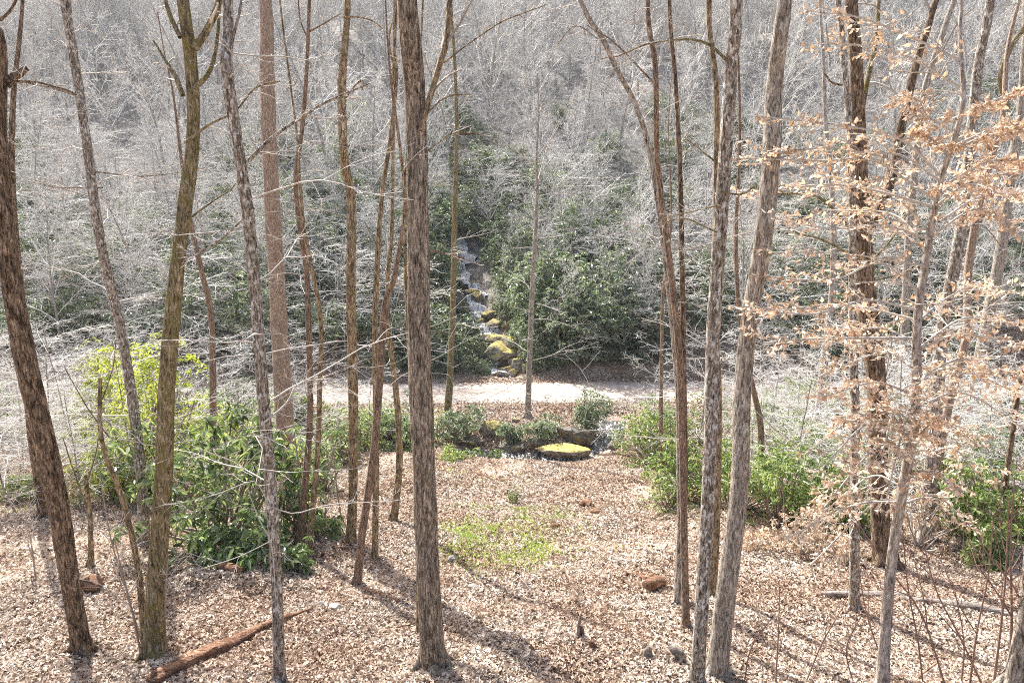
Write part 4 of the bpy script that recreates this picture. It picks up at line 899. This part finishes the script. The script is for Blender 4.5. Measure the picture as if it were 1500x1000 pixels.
rng = np.random.default_rng(16)
CASC = [(742, 548, 30, 20), (757, 540, 30, 22), (735, 518, 62, 26), (748, 508, 44, 22), (728, 500, 36, 18), (745, 525, 40, 20), (718, 522, 24, 18), (765, 522, 22, 24), (752, 552, 18, 16), (700, 440, 26, 18), (692, 432, 26, 14), (718, 466, 30, 14), (728, 476, 40, 14), (706, 476, 22, 14), (745, 478, 22, 12), (712, 498, 18, 12), (760, 500, 20, 14), (770, 545, 16, 18), (722, 545, 18, 10), (690, 420, 20, 12), (704, 455, 18, 10), (715, 512, 18, 10)]
for k, (u, v, w, h) in enumerate(CASC):
    rock_at('mossy yellow boulder among the steps of the waterfall', u, v, w*1.0, h*.95, k, .8, rz=rng.random()*6, group='mossy boulders of the waterfall')
for (u, v, w, h, lb) in [(490, 893, 20, 13, 'pale angular stone on the leaves right of the broken log'), (663, 822, 14, 12, 'small grey stone beside the thick central trunk'), (693, 861, 16, 7, 'flat white stone on the leaves right of the central trunk'), (470, 888, 14, 9, 'small pale stone near the end of the broken log')]:
    rock_at(lb, u, v, w, h, int(u) % 6, mat='stone', name='stone')

# ------------------------------------------------------------------ dead wood on the leaves
def lying(name, label, px, mat, cat='log', sides=12, rough=.22, lift=.6, branchy=0, group=None):
    """px (u, v, width) along the ground"""
    pts = []
    for u, v, w in px:
        g = ground_hit(u, v); r = w*.5/F*depth_axis(g); pts.append([g[0], g[1], g[2]+r*lift, r])
    L = np.array(pts); S = catmull(L, max(12, int(len(px)*10))); o0 = L.mean(0)[:3]
    mb = MB(); tube(mb, S[:, :3]-o0, S[:, 3], sides, rough, int(px[0][0]), cap=True)
    if branchy:
        P1, R1 = grow(np.random.default_rng(int(px[0][1])), (S[:, :3]-o0)[None], S[None, :, 3], branchy, .2, .95, .2, .5, .8, 5, .15, .08, .5, rmin=.006); tube(mb, P1, R1, 5)
    o = link(name, mb.mesh(name, M[mat]), None, o0); return tag(o, label, cat, group)
lying('fallen_log', 'broken reddish rotten log lying across the bottom left', [(222, 1004, 20), (262, 984, 21), (310, 962, 20), (360, 938, 17), (410, 914, 12), (458, 895, 6)], 'rotten', sides=22, rough=.6)
lying('fallen_log', 'long grey fallen trunk split on the right under the beech', [(1318, 880, 6), (1370, 886, 10), (1420, 893, 13), (1465, 902, 13), (1500, 912, 12), (1530, 918, 12)], 'deadwood', sides=14, rough=.35)
lying('fallen_branch', 'grey fallen branch behind the long split trunk', [(1200, 873, 9), (1260, 874, 10), (1330, 876, 9)], 'deadwood', 'branch', 8)
lying('fallen_branch', 'thin fallen branch below the long split trunk', [(1330, 938, 5), (1400, 940, 6), (1470, 946, 5)], 'deadwood', 'branch', 6)
lying('wood_chunk', 'short mossy chunk of wood left of the twin trunks', [(945, 866, 16), (958, 862, 19), (970, 860, 15)], 'rotten', 'wood', 10, .4, 1.0)
lying('fallen_branch', 'bent brown stick behind the mossy chunk of wood', [(916, 843, 5), (932, 842, 5), (946, 849, 7), (958, 843, 6)], 'rotten', 'branch', 6, branchy=2)
lying('fallen_branch', 'short pale stick on the leaves above the bent brown stick', [(895, 816, 5), (908, 822, 6), (924, 824, 5)], 'deadwood', 'branch', 6)
lying('fallen_branch', 'short stick near the right end of the clearing', [(957, 780, 4), (968, 784, 5), (980, 786, 4)], 'rotten', 'branch', 6)
lying('fallen_branch', 'dark stick right of the little lawn', [(700, 823, 5), (714, 829, 6), (728, 832, 5)], 'rotten', 'branch', 6, branchy=1)
lying('fallen_branch', 'thin curved stick on the leaves right of the central trunk', [(742, 952, 3), (755, 938, 4), (762, 922, 3)], 'deadwood', 'branch', 5)
lying('fallen_branch', 'mossy stick at the foot of the leaning red brown trunk', [(532, 864, 6), (556, 872, 7), (584, 882, 6)], 'rotten', 'branch', 6, branchy=1)
lying('fallen_branch', 'dark crooked stick left of the leaning red brown trunk', [(500, 872, 4), (525, 878, 5), (552, 888, 4)], 'deadwood', 'branch', 6, branchy=2)
lying('fallen_branch', 'long thin stick at the upper edge of the clearing', [(690, 692, 3), (712, 699, 4), (735, 704, 3), (755, 704, 3)], 'rotten', 'branch', 5)
lying('wood_chunk', 'reddish clod of rotten wood at the right of the clearing', [(850, 744, 8), (857, 742, 11), (865, 743, 8)], 'rotten', 'wood', 9, .5, .9)
lying('wood_chunk', 'small dark clod of wood just right of the reddish one', [(866, 751, 6), (872, 752, 8), (878, 753, 5)], 'rotten', 'wood', 9, .5, .9)
lying('wood_chunk', 'small brown clod of wood in the middle of the clearing', [(806, 774, 5), (812, 773, 8), (818, 774, 5)], 'rotten', 'wood', 9, .5, .8)
lying('wood_chunk', 'dark mossy stump chunk right of the leaning tree at the left edge', [(122, 868, 14), (132, 866, 24), (146, 869, 16)], 'rotten', 'wood', 12, .6, 1.0)
lying('wood_chunk', 'small lump of rotten wood at the foot of the large glossy rhododendron', [(322, 834, 10), (340, 838, 14), (356, 840, 10)], 'rotten', 'wood', 10, .5, .9)
def stub(label, u, v, w, h, mat, seed):
    g = ground_hit(u, v); s = depth_axis(g)/F; rng = np.random.default_rng(seed)
    P = catmull(np.array([[0, 0, -.15], [0, 0, 0], [rng.normal(0, .02), 0, h*s*.5], [rng.normal(0, .05), 0, h*s]]), 14)
    R = w*s*.5*np.interp(np.linspace(0, 1, 14), [0, .3, .85, 1], [1.25, 1, .8, .25])
    mb = MB(); tube(mb, P, R, 10, .5, seed, cap=True); o = link('stump', mb.mesh('stump', M[mat]), None, g); tag(o, label, 'stump')
stub('slim whitish dead stub standing on the leaves below the clearing', 847, 936, 5, 44, 'deadwood', 1)
stub('short mossy dark stub right beside the slim whitish one', 851, 934, 8, 20, 'rotten', 2)
stub('short grey stump near the foot of the straight grey brown trunk', 992, 966, 17, 22, 'deadwood', 3)
stub('low weathered stump left of the short grey stump', 950, 965, 13, 20, 'deadwood', 4)
stub('tiny mossy stump in the shadow stripes', 870, 950, 10, 14, 'rotten', 5)
stub('black low stump at the right foot of the mossy hidden trunk', 1045, 872, 16, 18, 'rotten', 6)
# loose sticks among the leaves
def sticks():
    rng = np.random.default_rng(17); protos = []
    for i in range(4):
        P = catmull(np.array([[-.35, 0, 0], [-.1, rng.normal(0, .05), .02], [.12, rng.normal(0, .06), .01], [.38, rng.normal(0, .07), 0]]), 12)
        mb = MB(); tube(mb, P, np.linspace(.014, .006, 12), 5, .2, i)
        P1, R1 = grow(rng, P[None], np.linspace(.012, .006, 12)[None], 2, .3, .9, .2, .5, .7, 4, .1, .03, .6, rmin=.003); tube(mb, P1, R1, 4)
        protos.append(mb.mesh('stick', M['deadwood' if i % 2 else 'rotten']))
    for k in range(70):
        y = rng.uniform(6.5, 21); x = (rng.random()*2-1)*y*.75
        o = link('stick', protos[k % 4], None, (x, y, float(height(x, y))+.03)); o.rotation_euler = (0, 0, rng.random()*6.28); s = rng.uniform(.5, 1.4); o.scale = (s, s, s)
        tag(o, 'small loose twig lying on the leaf litter of the slope', 'stick', 'loose twigs on the leaf litter')
sticks()

# ------------------------------------------------------------------ saplings and shoots
def shoot(name, label, px, mat, d=None, nt=5, group=None, cat='sapling', spread=.3, tm=None):
    """px from the ground up"""
    if d is None: d = ground_hit(*px[0][:2])[1]
    L = world_line([(q[0], q[1], q[2]*.65) for q in px], d, 0, -.25); S = catmull(L, 24); root = L[0, :3].copy(); P = S[:, :3]-root; R = np.maximum(S[:, 3], .003)
    P = np.vstack([P[0]-[0, 0, .2], P]); R = np.r_[R[0], R]
    t = thing(name, label, cat, root, group); mb = MB(); tube(mb, P, R, 6); nq = sum(len(q) for q in mb.Q)
    if nt:
        rng = np.random.default_rng(int(px[0][0]*7+px[-1][1]))
        P1, R1 = grow(rng, P[None], R[None], nt, .3, .97, spread, spread*1.7, .6, 7, .10, .04, .7, rmin=.003); tube(mb, P1, R1, 4)
        P2, R2 = grow(rng, P1, R1, 3, .3, .95, .3, .6, .6, 4, .1, .03, .7, rmin=.0025); tube(mb, P2, R2, 3)
    link('stem', two_mats(mb.mesh('stem', M[mat]), nq, M[tm or mat]), t)
    return t
SG = 'bare reddish saplings at the bottom right'; SL = 'thin bare reddish sapling shoot at the bottom right below the beech'
for px in [[(1352, 1002, 4), (1345, 940, 4), (1330, 860, 3), (1322, 770, 2)], [(1385, 1005, 5), (1350, 900, 4), (1300, 830, 3), (1240, 740, 2)], [(1420, 1005, 5), (1432, 920, 4), (1448, 840, 3), (1455, 760, 2)], [(1455, 1005, 6), (1466, 920, 5), (1474, 830, 4), (1478, 730, 3)],
           [(1478, 1005, 7), (1482, 900, 6), (1480, 800, 4), (1486, 700, 3)], [(1440, 1005, 5), (1405, 930, 4), (1370, 860, 3), (1345, 760, 2)], [(1136, 1003, 4), (1140, 930, 3), (1142, 860, 2)], [(1300, 990, 4), (1270, 900, 3), (1256, 820, 2)],
           [(1180, 1000, 3), (1205, 940, 3), (1240, 880, 2)], [(1250, 1000, 3), (1240, 950, 3), (1262, 900, 2)], [(1505, 1000, 6), (1495, 880, 5), (1440, 800, 3), (1400, 700, 2)], [(1408, 1002, 4), (1412, 940, 3), (1398, 860, 2)], [(1090, 1002, 3), (1100, 950, 3), (1130, 905, 2)]]:
    shoot('sapling', SL, px, 'twig_red', nt=5, group=SG, spread=.28)
for px, lb in [([(212, 952, 6), (195, 900, 5), (182, 850, 4), (168, 790, 2)], 'leaning bare shoot left of the foot of the olive mossy tree'), ([(206, 955, 5), (190, 880, 4), (165, 800, 3), (150, 720, 2)], 'bare shoot behind the leaning one at the foot of the olive mossy tree'),
               ([(240, 955, 4), (242, 880, 3), (246, 820, 2)], 'upright bare shoot at the right foot of the olive mossy tree'), ([(52, 845, 4), (45, 790, 3), (36, 750, 2)], 'short bare shoot on the leaves left of the leaning tree'), ([(108, 640, 4), (90, 590, 3), (70, 560, 2)], 'pale bare sapling in the brush behind the leaning tree'),
               ([(500, 760, 4), (492, 700, 3), (488, 640, 2)], 'thin bare sapling left of the brown kinked tree'), ([(470, 790, 3), (478, 740, 3), (490, 700, 2)], 'spindly bare sapling at the foot of the crooked greyish tree'), ([(840, 900, 3), (848, 880, 2), (846, 862, 2)], 'tiny bare shoot beside the whitish stub')]:
    shoot('sapling', lb, px, 'twig_brown', nt=6, spread=.3, tm='twig')
# pale curved branches of the foreground hanging into the picture belong to their trees
add_limb(D, [(398, 742, 1.7), (430, 752, 2.2), (470, 742, 2.2), (520, 735, 1.7), (590, 732, 1.1)], .3, 5, 'twig')
add_limb(D, [(396, 745, 2.2), (380, 712, 2.2), (366, 705, 1.7), (310, 725, 1.7), (240, 738, 1.1)], -.3, 6, 'twig')
add_limb(D, [(404, 880, 1.7), (398, 800, 2.2), (380, 760, 2.2), (364, 720, 1.7), (366, 708, 1.1)], -.25, 3, 'twig')
add_limb(D, [(400, 790, 1.7), (350, 815, 1.7), (290, 835, 1.7), (240, 850, 1.1)], -.4, 5, 'twig')
add_limb(Cc, [(238, 690, 2.2), (200, 640, 1.7), (150, 610, 1.7), (110, 560, 1.1)], .3, 6, 'twig')
add_limb(Cc, [(240, 620, 2.2), (300, 595, 1.7), (360, 560, 1.1)], .5, 6, 'twig')
add_limb(Qq, [(1105, 600, 2.2), (1150, 640, 1.7), (1190, 660, 1.1)], -.4, 6, 'twig')

# ------------------------------------------------------------------ pale air in the valley
hz = np.array([(x, y, z) for x in (-172, 172) for y in (-42, 187) for z in (-14, 72)], float)
me = MB().add(hz, [[0, 1, 3, 2], [4, 6, 7, 5], [0, 4, 5, 1], [2, 3, 7, 6], [0, 2, 6, 4], [1, 5, 7, 3]]).mesh('haze', None, False)
hm = bpy.data.materials.new('haze'); hm.use_nodes = True; hn = hm.node_tree.nodes; hn.clear()
pv = hn.new('ShaderNodeVolumePrincipled'); ho = hn.new('ShaderNodeOutputMaterial')
pv.inputs['Color'].default_value = (.95, .94, .91, 1); pv.inputs['Density'].default_value = .0003; pv.inputs['Anisotropy'].default_value = .3
hm.node_tree.links.new(pv.outputs[0], ho.inputs['Volume']); me.materials.append(hm)
o = link('haze', me); tag(o, None, None, kind='stuff')
